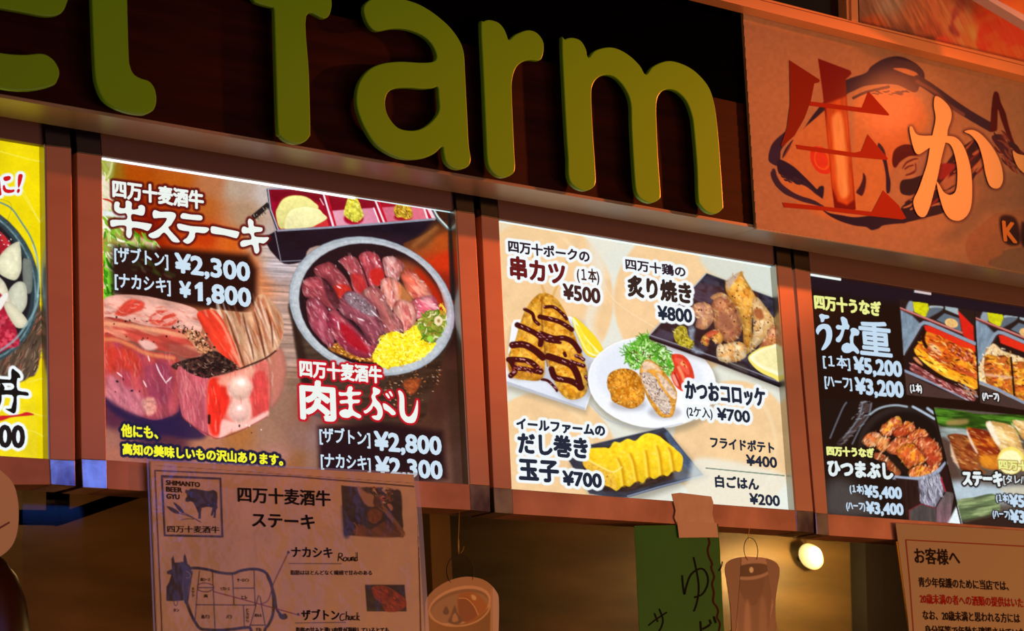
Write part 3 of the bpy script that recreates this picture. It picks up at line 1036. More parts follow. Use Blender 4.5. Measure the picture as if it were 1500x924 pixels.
B.poly([(183, 355), (192, 290), (225, 240), (280, 218), (345, 210), (430, 228), (465, 262), (495, 300), (420, 345), (370, 365), (200, 378)], '#e8e2a8', up=.05, n=(.06, 8), rim=('#d8cc78', 1.2))
B.poly([(618, 262), (632, 200), (652, 148), (690, 137), (712, 152), (730, 180), (750, 235), (765, 275), (738, 312), (700, 326), (655, 305), (630, 285)], '#cfc64a', n=(.35, 4), up=.12)
B.strokes([(630, 262), (690, 140), (760, 275), (700, 320)], 34, 5, 1.4, ['#f0e888', '#a8981c', '#e0d860'], 60, 40, 17)
B.poly([(984, 245), (1005, 195), (1060, 188), (1108, 215), (1120, 285), (1075, 305), (1040, 290), (1010, 292)], '#c09a30', n=(.4, 4))
B.strokes([(990, 245), (1060, 190), (1116, 285), (1010, 290)], 30, 4, 1.3, ['#f0d868', '#7a5410', '#a06a38'], 60, 60, 18)
B.line([(62, 88), (85, 250), (135, 388)], 3.6, '#3a2c38', sm=0)
B.line([(64, 85), (82, 230), (140, 386)], 1.4, '#b8c0cc', sm=0)
B.line([(135, 388), (500, 366), (900, 336), (1280, 304)], 3.0, '#8f93a2', sm=0)
B.line([(60, 82), (285, 82)], 2, '#8f93a2', sm=0)
B.line([(100, 330), (158, 612)], 1.2, '#8f8c98', sm=0)
B.line([(158, 614), (330, 606)], 1.5, '#a0a0ac', a=.7)
B.line([(1278, 235), (1310, 290), (1360, 345), (1412, 400)], 2.6, '#c8dcdc', soft=1)
B.line([(1265, 228), (1300, 300), (1380, 380)], 1.2, '#5a7a7c', soft=1)
B.poly([(1380, 260), (1420, 260), (1430, 900), (1400, 900), (1385, 500)], '#1c2226', sm=0, soft=2, a=.85)
# bowl rim and inside
B.frame(*Ef)
B.ell(565, 455, 510, 430, '#a4acb4', k=32000, n=(.10, 4, 2, 0), rim=('#7a848e', 1.5), soft=1)
B.poly([(700, 90), (860, 180), (980, 300), (1060, 460), (1075, 560), (1010, 640), (1000, 420), (860, 240), (680, 130)], '#b498a8', soft=5, a=.6)
B.ell(565, 458, 492, 410, '#c2c8cc', k=31000, n=(.12, 3), soft=1.5, a=.6)
B.ell(566, 450, 449, 382, '#261a20', k=20000, soft=1.2)
B.poly([(690, 170), (820, 190), (930, 300), (1000, 420), (1010, 500), (900, 460), (760, 300), (700, 230)], '#a8502c', soft=9, a=.85)
B.poly([(840, 220), (960, 330), (1010, 450), (1005, 520), (930, 470), (870, 340)], '#b8280f', soft=6, a=.8)
B.poly([(300, 700), (600, 640), (640, 760), (600, 800), (430, 775)], '#a86a2c', n=(.5, 3), soft=2)
B.strokes([(300, 700), (560, 730), (600, 800), (430, 775)], 40, 5, 2, ['#e8a848', '#6a3414', '#f0c878', '#8a4a20'], 20, 60, 19)
SL = ['#d88a8c', '#8a3440', '#e8b0ac', '#c05058', '#a84050', '#f0c8c4']
def slice_(pts, col, ang, seed, col2=None, nn=26, dk=.3):
    B.poly(pts, col, n=(.22, 5, 3, ang), n2=(col2, 7, .55, 3, ang) if col2 else None, dark=dk, soft=.7)
    B.strokes(pts, nn, 11, 2.0, SL, ang, 22, seed, a=.38, curve=.2, soft=1.1)
    B.strokes(pts, nn // 3, 5, 1.6, ['#f8e8ea', '#f0d0d4'], ang, 30, seed + 200, a=.6, curve=.2)
slice_([(635, 160), (700, 150), (770, 205), (745, 250), (725, 300), (660, 275), (640, 220)], '#b8706a', 70, 21, '#d8a09a')
slice_([(490, 140), (540, 118), (610, 148), (645, 275), (605, 335), (545, 330), (520, 250), (495, 200)], '#b04450', 70, 22, '#c86a70')
B.poly([(560, 235), (620, 225), (645, 285), (600, 330), (560, 290)], '#c82820', soft=3, a=.8)
slice_([(362, 175), (420, 145), (480, 165), (515, 240), (548, 335), (490, 388), (450, 350), (430, 270), (390, 210)], '#b05058', 62, 23, '#c87478')
B.poly([(440, 260), (500, 265), (530, 340), (490, 375), (455, 330)], '#b82424', soft=3, a=.7)
slice_([(213, 218), (300, 185), (350, 212), (405, 275), (458, 372), (370, 415), (330, 350), (280, 290), (225, 268)], '#a04850', 55, 24, '#b86068')
B.poly([(330, 340), (390, 320), (450, 368), (370, 410)], '#c82c20', soft=3, a=.8)
B.line([(480, 160), (520, 250), (548, 338)], 1.8, '#301418', soft=1, a=.8)
B.line([(350, 215), (410, 280), (455, 370)], 2, '#301418', soft=1, a=.8)
slice_([(745, 262), (800, 236), (850, 268), (925, 350), (932, 400), (860, 412), (810, 402), (770, 335)], '#e06e58', 45, 25, '#f09c84', 20)
slice_([(620, 305), (690, 278), (745, 330), (740, 420), (700, 480), (640, 440)], '#d87868', 80, 26, '#e8a090')
B.poly([(730, 320), (780, 350), (820, 420), (790, 470), (740, 430)], '#d88850', soft=4, a=.8)
slice_([(820, 420), (920, 388), (965, 415), (975, 485), (900, 505), (850, 540), (815, 480)], '#d86478', 30, 27, '#f0a0a8')
slice_([(720, 420), (830, 440), (840, 530), (800, 615), (740, 605), (700, 500)], '#cc7068', 70, 28, '#e0a090')
slice_([(500, 385), (570, 328), (620, 355), (680, 470), (755, 560), (748, 622), (650, 628), (600, 480)], '#b86a68', 60, 29, '#d09088', 34)
slice_([(143, 300), (230, 272), (272, 300), (330, 380), (368, 430), (340, 485), (300, 470), (240, 420), (150, 392)], '#a84a54', 40, 30, '#c87074')
B.poly([(262, 285), (330, 340), (368, 430), (345, 480), (290, 400)], '#4a242c', soft=2, a=.75, n=(.3, 3))
slice_([(163, 430), (210, 405), (270, 442), (312, 512), (335, 600), (322, 708), (240, 650), (180, 560)], '#a04858', 60, 31, '#b86878')
slice_([(365, 440), (412, 362), (500, 380), (570, 440), (632, 560), (642, 642), (600, 695), (550, 682), (470, 560), (380, 512)], '#904a58', 50, 32, '#a86470', 40)
B.poly([(400, 385), (450, 372), (520, 410), (585, 480), (575, 520), (500, 490), (420, 440)], '#86747c', soft=2.5, a=.85, n=(.3, 3))
B.strokes([(400, 385), (520, 410), (600, 520), (500, 490)], 40, 4, 1.2, ['#d8d0d8', '#5a4850', '#a898a0'], 30, 60, 33)
slice_([(285, 520), (330, 478), (400, 518), (500, 620), (594, 700), (575, 762), (500, 772), (400, 722), (312, 622)], '#a83c54', 48, 34, '#c05c68', 40)
B.poly([(370, 560), (430, 590), (520, 690), (540, 740), (440, 700), (380, 620)], '#a81424', soft=4, a=.85)
B.line([(370, 500), (470, 590), (560, 690)], 3, '#3a2830', soft=1.5, a=.8)
for l_ in ([(350, 330), (375, 345)], [(590, 175), (600, 200)], [(480, 530), (520, 545)], [(300, 470), (310, 480)], [(560, 480), (600, 520)], [(355, 545), (365, 600)]):
    B.line(l_, 2.2, '#f4e8ec', soft=.9, taper=1, a=.85)
# egg strips and onions
eg = [(600, 700), (640, 640), (700, 612), (770, 622), (830, 570), (880, 600), (890, 670), (962, 682), (905, 750), (840, 790), (780, 812), (650, 832), (590, 800), (570, 760)]
B.poly(eg, '#f4dc28', n=(.12, 3))
B.strokes(eg, 330, 8, 1.5, ['#fdf268', '#f8e838', '#d8b010', '#fff890', '#ecc818', '#fbec50'], 20, 90, 35, curve=.9)
on = [(845, 560), (900, 495), (1010, 488), (1018, 570), (985, 640), (935, 682), (885, 662), (860, 610)]
B.poly(on, '#8a8c38', n=(.3, 3))
B.strokes(on, 70, 8, 2, ['#c8c878', '#5a8020', '#e0dcb0', '#7aa030', '#a87838', '#4a7818'], 20, 90, 36, curve=.8)
B.ell(975, 545, 26, 30, '#e8d4ac', soft=.8)
B.ell(977, 545, 10, 11, '#a88850', soft=.8)
B.ell(925, 655, 20, 18, '#9ad048', soft=.8)
B.strokes([(970, 450), (1010, 450), (1018, 490), (990, 500)], 12, 7, 1.8, ['#f0d048', '#c8902c'], 80, 20, 37)
# lower reflections in the film
B.frame()
B.poly([(456, 612), (470, 606), (468, 680), (456, 700), (446, 690)], '#96808c', soft=7, a=.35)
B.poly([(466, 625), (560, 618), (648, 632), (654, 700), (560, 712), (468, 700)], '#23141a', soft=7, a=.93, sm=0)
B.poly([(652, 540), (676, 545), (690, 712), (664, 712)], '#3a2820', soft=5, a=.5, sm=0)
B.grain(.05, 3.0)
B.C = np.clip((B.C - .45) * 1.14 + .46, 0, 1)
# lettering
DR = '#5a0c0c'
WH = '#eef4ee'
PW = '#cfe2f2'
text(B, '四万十麦酒牛', 165.5, 297.5, 263, 288.5, WH, TXY, U2, 1.15, [(DR, 3.6, 1.6, .9)], slope=.135)
gyu = [
    [(112, 310), (128, 302), (142, 312), (140, 335), (160, 342), (176, 336), (178, 300), (196, 298), (213, 312), (214, 348), (250, 345), (252, 330), (270, 322), (290, 335), (288, 370), (272, 384), (214, 376), (213, 415), (240, 420), (318, 432), (330, 442), (308, 474), (270, 462), (216, 456), (214, 490), (204, 515), (190, 514), (180, 495), (180, 448), (140, 442), (96, 450), (87, 430), (96, 410), (180, 408), (180, 372), (140, 372), (112, 352)],
    [(336, 368), (348, 352), (380, 362), (420, 362), (450, 364), (470, 374), (470, 396), (444, 440), (430, 460), (492, 530), (488, 542), (462, 540), (446, 530), (405, 484), (372, 510), (340, 518), (316, 508), (314, 494), (350, 476), (390, 448), (420, 402), (380, 398), (346, 400), (338, 388)],
    [(506, 376), (520, 370), (560, 378), (612, 382), (628, 392), (620, 412), (560, 408), (510, 402), (500, 390)],
    [(480, 440), (494, 432), (560, 446), (640, 452), (664, 458), (666, 470), (640, 488), (590, 484), (584, 510), (570, 534), (545, 550), (522, 542), (516, 530), (540, 512), (552, 480), (520, 474), (490, 464)],
    [(680, 452), (696, 448), (760, 462), (838, 478), (844, 492), (834, 514), (820, 516), (760, 500), (690, 490), (678, 474)],
    [(862, 458), (874, 448), (900, 456), (896, 420), (906, 402), (928, 418), (932, 446), (960, 452), (982, 458), (976, 478), (936, 484), (940, 508), (990, 512), (1016, 512), (1018, 524), (990, 548), (960, 546), (964, 590), (950, 608), (936, 598), (922, 556), (880, 566), (858, 566), (852, 544), (870, 530), (916, 524), (908, 490), (872, 490), (860, 478)],
]
brush(B, gyu, WH, TXY, U2, [(DR, 3.6, 1.8, .9)], A_)
text(B, '[ザブトン]', 168, 246, 364, 386, PW, TXY, U2, .55, ref='[', slope=.125)
text(B, '¥2,300', 257, 365, 372, 398, PW, TXY, U2, 1.5, ref='0', slope=.125)
text(B, '[ナカシキ]', 168.5, 249.5, 402, 424, PW, TXY, U2, .55, ref='[', slope=.12)
text(B, '¥', 263.5, 279, 412, 434, PW, TXY, U2, 1.3, slope=.12)
brush(B, [[(583, 798), (610, 776), (630, 776), (632, 888), (602, 888), (602, 812), (586, 818)]], PW, TXY, U2, (), A_, sm=0)
text(B, ',800', 303, 366.5, 415.5, 441.5, PW, TXY, U2, 1.5, ref='0', slope=.12)
NV = '#141634'
text(B, '他にも、', 178, 231, 621, 639, '#f8f430', TXY, U2, .8, [(NV, 4, .8)], slope=.07)
text(B, '高知の美味しいもの沢山あります。', 180, 414, 649, 665, '#f8f430', TXY, U2, .8, [(NV, 4, .8)], slope=.072)
RD = '#c80c20'
text(B, '四万十麦酒牛', 439.5, 559, 527, 551, WH, TXY, U2, 1.0, [(RD, 3, 1.2)], slope=.085)
niku = [
    [(380, 282), (398, 284), (430, 282), (440, 250), (462, 246), (470, 262), (466, 280), (520, 282), (514, 300), (470, 306), (470, 330), (514, 332), (508, 352), (470, 358), (474, 400), (520, 430), (522, 446), (506, 450), (470, 434), (440, 448), (404, 444), (384, 424), (390, 404), (420, 392), (440, 394), (440, 356), (392, 356), (390, 336), (436, 330), (432, 306), (386, 306)],
    [(604, 250), (622, 256), (646, 270), (640, 292), (616, 306), (622, 330), (648, 360), (662, 400), (660, 436), (640, 462), (610, 458), (592, 440), (606, 434), (626, 430), (628, 400), (604, 372), (592, 392), (570, 412), (550, 420), (540, 404), (560, 394), (584, 368), (596, 340), (590, 310), (600, 286), (598, 262)],
    [(664, 358), (682, 358), (712, 380), (742, 408), (744, 426), (722, 430), (700, 410), (672, 392)],
    [(680, 296), (692, 290), (708, 316), (700, 322)], [(702, 282), (714, 278), (728, 304), (720, 310)],
    [(762, 278), (774, 272), (794, 292), (802, 330), (804, 400), (814, 432), (836, 440), (862, 410), (878, 360), (884, 334), (890, 350), (888, 420), (872, 470), (846, 482), (810, 474), (780, 440), (770, 390), (770, 320)],
]
B.frame(*Ff)
text(B, '肉', 441, 490, 557, 612, WH, TXY, U2, 2.2, [(RD, 3, 1.2)], slope=.08)
brush(B, niku, WH, TXY, U2, [(RD, 3, 1.2)], Ff)
B.frame()
text(B, '[ザブトン]', 468.5, 542, 629, 650.5, PW, TXY, U2, .55, ref='[', slope=.08)
text(B, '¥2,800', 549, 645.5, 633, 658.5, PW, TXY, U2, 1.45, ref='0', slope=.075)
text(B, '[ナカシキ]', 470.5, 542.5, 666, 687.5, PW, TXY, U2, .55, ref='[', slope=.075)
text(B, '¥2,300', 550.5, 647, 669.5, 694.5, PW, TXY, U2, 1.45, ref='0', slope=.07)
M_PRINT = print_mat('backlit_film', True, 0.25, spec=0.15)
B.build('menu_print', [(145, 224), (692, 306), (692, 713), (152, 680)], PY, M_PRINT, U2)
# ------------------------------------------------------------------ print: cream menu
G = Canvas(728, 314, 1172, 752, 1.0)
G.C[:] = srgb('#dedfd2')
G.frame()
TAN = '#ecc592'
for cx, cy, r, ed in ((790, 440, 118, 100), (1000, 440, 110, 108), (800, 690, 118, 80), (1075, 655, 98, 82)):
    G.ell(cx, cy, r * .92, r, TAN, soft=3, n=(.05, 18), a=.92)
    G.line([(cx + r * .62 * math.cos(t), cy + r * .88 * math.sin(t)) for t in np.linspace(-1.3, 1.0, 12)], 5, '#f3dcb4', soft=3, a=.5)
G.poly([(862, 330), (905, 336), (890, 380), (885, 430), (870, 480), (900, 530), (880, 560), (850, 500), (868, 420)], '#e3dfd0', soft=8, a=.75)
G.poly([(1030, 360), (1140, 385), (1140, 430), (1110, 430), (1040, 400)], '#d0d6cc', soft=6, a=.9)
G.poly([(728, 318), (860, 335), (820, 350), (732, 345)], '#e9c898', soft=4, a=.6)
for l_ in ([(745, 560), (800, 500), (870, 480)], [(740, 460), (760, 480), (860, 490)], [(960, 480), (900, 440), (880, 400)], [(740, 480), (900, 560)], [(860, 560), (1000, 520)]):
    G.line(l_, 1.3, '#f4dfba', soft=1, a=.6)
Gf, Hf, If, Jf = (720, 310, 3.186), (900, 340, 4.2), (850, 480, 5.0), (740, 600, 3.571)
# sticks
G.frame(*Gf)
for l_ in ([(188, 195), (205, 260), (252, 392)], [(356, 225), (320, 310), (280, 410)]):
    G.line(l_, 2.8, '#c98c40', sm=0); G.line(l_, 1.2, '#f0c878', sm=0)
# square white plate
G.poly([(90, 545), (70, 830), (440, 945), (540, 680), (380, 500)], '#8a8270', sm=0, soft=7, a=.55)
G.poly([(95, 525), (105, 505), (370, 488), (525, 672), (438, 925), (60, 800)], '#eceff4', sm=0, soft=1, g=(60, '#d4dcea'), rim=('#fbfcff', 2))
G.poly([(70, 790), (436, 915), (436, 926), (62, 803)], '#b8bcc8', sm=0, soft=1)
G.poly([(90, 760), (250, 790), (310, 850), (380, 890), (450, 850), (470, 720), (400, 500)], '#9a98a0', soft=6, a=.45)
# cutlets
CR = ['#f4bc50', '#c87818', '#e8a030', '#fcd880', '#a85c10', '#f0b040']
lc = [(235, 382), (200, 400), (160, 455), (130, 530), (110, 600), (90, 640), (76, 690), (82, 740), (110, 775), (160, 786), (228, 785), (248, 730), (248, 640), (240, 520), (242, 440)]
rc = [(235, 382), (285, 392), (330, 440), (370, 530), (405, 620), (435, 700), (452, 780), (440, 850), (395, 876), (345, 868), (305, 820), (275, 740), (248, 640), (228, 540), (222, 450)]
for q_, sd_ in ((lc, 41), (rc, 42)):
    G.poly(q_, '#f4b442', n=(.25, 4), n2=('#dc9224', 9, .58), dark=.22, soft=.9)
    G.strokes(q_, 200, 3.4, 1.8, CR, 0, 90, sd_, a=.5, soft=.9)
G.line([(236, 400), (234, 500), (248, 640), (262, 720)], 2.2, '#8a4c10', soft=1.4, a=.8)
G.poly([(75, 690), (140, 690), (235, 720), (240, 770), (150, 780), (90, 770)], '#a86418', soft=3, a=.5, n=(.4, 3))
SA = '#420d12'
for l_, w_ in (([(155, 455), (190, 475), (200, 505), (220, 525)], 5), ([(225, 490), (290, 505), (330, 520), (375, 550)], 7), ([(250, 445), (290, 445), (330, 475), (350, 500)], 5),
               ([(120, 528), (160, 545), (200, 565), (230, 590), (228, 620)], 8), ([(232, 570), (290, 590), (340, 590), (380, 610), (410, 650)], 8), ([(232, 572), (260, 600), (320, 610)], 5),
               ([(98, 622), (150, 620), (200, 645), (240, 680)], 10), ([(80, 690), (120, 690), (180, 700), (230, 745)], 8), ([(92, 700), (110, 740), (90, 765)], 8), ([(110, 730), (160, 735), (230, 750)], 7),
               ([(265, 675), (310, 690), (370, 715), (400, 760), (415, 820)], 10), ([(340, 660), (345, 672)], 5), ([(280, 735), (300, 775), (370, 790), (420, 820)], 9), ([(370, 700), (430, 720)], 6), ([(395, 672), (430, 690)], 5),
               ([(235, 782), (265, 790), (300, 825), (305, 835)], 4), ([(440, 770), (455, 790)], 5), ([(455, 805), (470, 830)], 6)):
    G.line(l_, w_, SA, soft=.8)
    q_ = [(x - 3, y - 5) for x, y in l_]
    G.strokes([(x, y) for x, y in l_] + [(x - 3, y - 7) for x, y in l_[::-1]], 5, 3.5, 1.3, ['#d8a8b0', '#c88890'], 20, 25, int(l_[0][0]), a=.85)
G.strokes([(100, 690), (200, 700), (230, 750), (110, 750)], 24, 5, 1.2, ['#e8a8a0', '#7a1c20', '#c87068'], 10, 40, 43)
# lemon
G.poly([(378, 492), (400, 500), (440, 535), (490, 590), (520, 640), (520, 672), (492, 684), (440, 664), (410, 600), (385, 540)], '#f0d42c', soft=.9, rim=('#e8c820', 1.2))
G.poly([(378, 492), (402, 520), (430, 570), (470, 620), (515, 668), (490, 676), (446, 656), (415, 600), (388, 540)], '#f8f0b0', soft=.8)
G.poly([(392, 530), (412, 540), (440, 590), (480, 640), (500, 668), (450, 650), (420, 600)], '#f4e048', soft=.8, n=(.12, 4, 3, 60))
# round plate
G.frame()
G.ell(957, 566, 99, 69, '#6f6a5c', k=600, soft=7, a=.5)
G.ell(955, 560, 94, 67, '#e6eaf2', k=500, soft=1, g=(70, '#f2f4fa'), rim=('#fdfdff', 2.5))
G.ell(952, 553, 78, 52, '#dde3ee', k=400, soft=5, a=.8)
G.ell(1000, 590, 40, 24, '#f6f8fc', soft=8, a=.8)
G.line([(864, 590), (885, 612), (920, 624), (960, 627), (1000, 620)], 1.4, '#a8aebc', soft=1, a=.7)
G.frame(*If)
gr = [(330, 190), (380, 110), (470, 50), (530, 70), (600, 130), (660, 190), (700, 290), (670, 340), (640, 350), (560, 280), (490, 235), (440, 290), (380, 300), (350, 260)]
G.poly(gr, '#5a9a34', n=(.4, 5), soft=2, a=.9)
G.strokes(gr, 260, 11, 1.8, ['#3c8a1c', '#7ac048', '#a8dc70', '#2a6a14', '#58b02c', '#c8ec9c', '#e4f4d0', '#4a9a28'], 60, 90, 51, curve=.8)
G.strokes([(270, 205), (400, 70), (500, 25), (480, 120), (360, 230)], 34, 12, 1.4, ['#5ab038', '#8acc60', '#3c8a1c'], 40, 60, 52)
G.strokes([(380, 150), (640, 250), (600, 300), (390, 270)], 14, 8, 1.2, ['#7a2830', '#5a3020'], 60, 60, 53)
# tomato
G.poly([(668, 200), (740, 196), (790, 235), (822, 300), (835, 370), (800, 365), (790, 388), (760, 392), (755, 462), (715, 445), (680, 400), (664, 340), (690, 290)], '#d8402a', soft=.9, n=(.15, 5))
G.poly([(690, 225), (735, 225), (775, 260), (800, 320), (790, 345), (750, 310), (715, 265)], '#e8604a', soft=1.5)
G.line([(720, 290), (745, 340), (760, 385)], 4.5, '#f09068', soft=1.2)
G.strokes([(730, 240), (780, 270), (790, 320), (740, 270)], 12, 4, 1.6, ['#f8c070', '#b82818', '#f0a060'], 50, 20, 54)
G.poly([(672, 350), (705, 345), (720, 420), (700, 420)], '#f0b0a0', soft=2, a=.8)
G.line([(690, 330), (735, 430)], 2, '#a82018', soft=1)
# croquettes
G.ell(350, 560, 130, 50, '#8f8a90', soft=5, a=.5)
G.ell(620, 620, 120, 50, '#8f8a90', soft=5, a=.5)
cq1 = [(205, 350), (255, 310), (330, 298), (390, 315), (430, 350), (462, 430), (470, 520), (430, 570), (370, 592), (300, 570), (235, 535), (220, 480), (198, 430)]
G.poly(cq1, '#ec9c34', n=(.3, 4), n2=('#c47418', 8, .56), dark=.28)
G.strokes(cq1, 200, 4, 1.6, CR, 0, 90, 55, a=.6)
cq2 = [(440, 290), (470, 245), (500, 232), (560, 262), (620, 330), (680, 410), (708, 480), (700, 560), (680, 640), (640, 658), (580, 645), (510, 550), (455, 430), (435, 350)]
G.poly(cq2, '#e8a444', n=(.22, 4), dark=.15)
G.poly([(455, 260), (500, 245), (560, 275), (590, 320), (520, 300), (460, 320)], '#e8c8a8', soft=2, n=(.15, 3))
G.strokes(cq2, 90, 4, 1.4, CR, 0, 90, 56, a=.8)
G.poly([(560, 330), (620, 370), (690, 460), (700, 520), (660, 500), (600, 420)], '#d8bca4', soft=1.2, n=(.3, 3))
fc = [(440, 340), (490, 322), (545, 355), (590, 430), (640, 500), (668, 570), (655, 635), (605, 628), (540, 550), (480, 460)]
G.poly(fc, '#cdb8a8', n=(.25, 3), rim=('#e8a040', 1.5))
G.strokes(fc, 130, 3.4, 1.4, ['#8a7068', '#f0e4d8', '#a88c80', '#6a5048', '#e0d0c4'], 50, 60, 57)
# black plate
G.frame(*Hf)
G.poly([(215, 650), (570, 270), (1000, 420), (1080, 900), (1060, 1000), (1000, 960), (640, 820), (230, 670)], '#4a4034', sm=0, soft=8, a=.5)
G.poly([(213, 640), (566, 252), (1000, 412), (1120, 640), (1120, 1010), (1020, 955), (640, 812), (225, 664)], '#252029', sm=0, soft=.8, n=(.35, 9, 2, 20), n2=('#3c3846', 12, .55, 2, 20))
G.line([(213, 632), (640, 775), (1040, 930)], 1.6, '#8a8894', sm=0)
G.line([(219, 652), (640, 800), (1040, 958)], 3, '#15131a', sm=0)
G.line([(566, 252), (213, 634)], 1.2, '#a8bcc8', sm=0)
G.line([(566, 254), (1000, 414)], .8, '#5a6068', sm=0)
G.poly([(455, 590), (495, 590), (490, 690), (550, 740), (480, 735)], '#98a8b8', soft=3, a=.7, n=(.4, 4))
G.poly([(700, 800), (800, 820), (820, 870), (740, 840)], '#6a6258', soft=4, a=.5)
CH = ['#f8d890', '#b87028', '#e8b060', '#8a4a1c', '#fcecc0', '#d08838']
def meat(pts, col, seed, n_=50, c2=None, L=7):
    G.poly(pts, col, n=(.18, 6), n2=(c2, 8, .56) if c2 else None, dark=.3, soft=.8, up=.08)
    G.strokes(pts, n_, L, 1.7, CH, 60, 50, seed, a=.5, curve=.5, soft=1)
    G.specks(pts, max(4, n_ // 5), .6, 1.1, ['#4a2410', '#6a3818'], seed + 1)
meat([(590, 400), (640, 372), (690, 385), (760, 470), (800, 560), (770, 560), (700, 440), (620, 420)], '#c89468', 61, 20)
meat([(475, 470), (500, 438), (545, 432), (592, 450), (612, 520), (600, 560), (555, 600), (500, 582), (505, 530)], '#c48a70', 62, 30, '#e0a878')
meat([(598, 440), (640, 398), (695, 408), (742, 462), (768, 540), (785, 600), (760, 655), (700, 682), (655, 650), (618, 590), (605, 500)], '#c0805a', 63, 50, '#a8644a')
G.poly([(640, 500), (680, 490), (720, 540), (730, 600), (680, 600), (650, 560)], '#8f5844', soft=4, a=.7)
big = [(683, 320), (700, 292), (740, 262), (782, 243), (800, 280), (838, 340), (868, 395), (880, 440), (850, 520), (845, 600), (850, 680), (820, 752), (795, 690), (790, 600), (770, 500), (720, 420), (690, 370)]
meat(big, '#ecb050', 64, 60, '#dc9438')
G.poly([(690, 300), (735, 262), (770, 252), (740, 300), (700, 350)], '#b8a8b0', soft=3, a=.7)
meat([(850, 420), (880, 400), (930, 460), (985, 540), (980, 600), (940, 650), (880, 700), (830, 740), (850, 640), (855, 520)], '#e8b878', 65, 60, '#f0d0a0')
G.poly([(860, 480), (900, 470), (920, 520), (900, 540), (870, 520)], '#8a3c20', soft=2.5, a=.7)
meat([(900, 690), (950, 600), (1000, 560), (1010, 690), (950, 715), (890, 720)], '#e0a078', 66, 34, '#c8784c')
meat([(533, 660), (560, 625), (610, 600), (655, 618), (668, 660), (650, 688), (615, 680), (590, 650), (575, 700), (545, 690)], '#e0a048', 67, 26, '#c8583c')
meat([(627, 745), (638, 695), (690, 685), (750, 672), (800, 690), (812, 760), (770, 790), (710, 802), (645, 790)], '#ecd0a4', 68, 40, '#e0a868')
mu = [(368, 610), (398, 576), (440, 585), (455, 640), (488, 680), (470, 715), (430, 705), (392, 690), (368, 650)]
G.poly(mu, '#b0a030', n=(.35, 3)); G.strokes(mu, 60, 4, 1.4, ['#e0d070', '#6a5c10', '#c8b848', '#8a7a18'], 60, 60, 69)
G.poly([(823, 768), (880, 720), (940, 700), (1010, 688), (1040, 700), (1040, 912), (970, 895), (900, 862), (850, 820)], '#f2e070', soft=.9)
G.poly([(832, 768), (890, 726), (960, 702), (1030, 690), (1040, 880), (975, 868), (900, 835), (855, 800)], '#f8f2cc', soft=1)
G.poly([(860, 770), (930, 720), (1000, 708), (1035, 720), (1035, 850), (960, 840), (900, 810)], '#f0e6a8', soft=3, n=(.06, 5))
# omelette plate
G.frame(*Jf)
G.poly([(420, 200), (840, 110), (1060, 350), (700, 480), (640, 475), (440, 440), (340, 290)], '#6a6458', sm=0, soft=7, a=.5)
G.poly([(330, 265), (420, 195), (440, 183), (828, 92), (842, 100), (930, 210), (1037, 340), (1020, 352), (760, 425), (640, 460), (560, 462), (440, 440)], '#3a3d49', sm=0, soft=1, n=(.3, 8, 2, -10), rim=('#6c7280', 1.6))
G.poly([(440, 215), (820, 125), (990, 330), (640, 430), (520, 425), (400, 320)], '#3c2c28', sm=0, soft=2.5, n=(.4, 4, 3, -12))
G.poly([(848, 110), (900, 180), (1030, 338), (985, 345), (930, 290), (830, 125)], '#4a5a74', soft=2, sm=0, n=(.25, 6))
G.poly([(930, 290), (985, 345), (900, 370), (880, 330)], '#7a8898', soft=4, a=.6)
G.line([(640, 452), (800, 405), (1028, 345)], 1.6, '#8a98b4', sm=0)
EG = ['#fce868', '#f0b818', '#ffe040', '#e8a810', '#fff088']
om = [(410, 290), (425, 225), (445, 203), (520, 198), (545, 200), (570, 168), (600, 172), (640, 152), (680, 162), (715, 135), (750, 123), (800, 135), (840, 165), (890, 205), (928, 245), (925, 300), (910, 325), (880, 318), (850, 347), (820, 340), (780, 362), (750, 350), (720, 382), (690, 372), (650, 402), (620, 395), (585, 422), (550, 405), (505, 385), (470, 340)]
G.poly(om, '#f8cc28', n=(.10, 5), soft=.9, up=.12)
G.strokes(om, 130, 6, 3, EG, 10, 60, 71, a=.35, soft=1.4)
for (ax, ay), (bx, by), (cx, cy) in (((545, 205), (600, 300), (622, 395)), ((610, 180), (665, 280), (690, 370)), ((690, 165), (735, 260), (752, 350)), ((750, 140), (800, 240), (820, 338)), ((810, 150), (860, 230), (882, 318))):
    G.line([(ax + 45, ay + 55), (bx + 8, by), (cx, cy)], 4.5, '#c88808', soft=3, a=.85)
    G.line([(ax + 36, ay + 55), (bx - 2, by), (cx - 10, cy)], 3.5, '#ffe860', soft=2, a=.7)
G.poly([(410, 290), (425, 260), (500, 300), (560, 330), (585, 420), (550, 405), (500, 380)], '#e8b840', soft=1.5, n=(.12, 3))
G.specks([(415, 290), (500, 310), (575, 400), (500, 375)], 24, .4, .8, ['#a87c10'], 72)
G.line([(425, 258), (500, 298), (565, 325), (610, 300)], 2, '#fff0a0', soft=1.2, a=.7)
G.frame()
G.line([(1034, 685.4), (1148.8, 696.6)], 1.1, '#3a5a4a', sm=0)
G.poly([(1030, 670), (1010, 700), (1000, 745), (1160, 752), (1160, 700)], '#e6eae2', soft=6, a=.7)
G.line([(1034, 685.4), (1148.8, 696.6)], 1.1, '#3a5a4a', sm=0)
G.grain(.02, 2.0)
G.C = np.clip((G.C - .5) * 1.08 + .51, 0, 1)
H1 = [('#f4fafc', 4.2, .9)]
BK, BR, MR, NB = '#33232e', '#4a2a24', '#6c1f1e', '#262c3c'
t3 = lambda b, x0, x1, y0, y1, c, bo=.9, h=H1, r=None, s=None: text(G, b, x0, x1, y0, y1, c, TXY, U3, bo, h, ref=r, slope=s)
t3('四万十ポークの', 745, 863, 351.5, 368.5, BK, .75, s=.135)
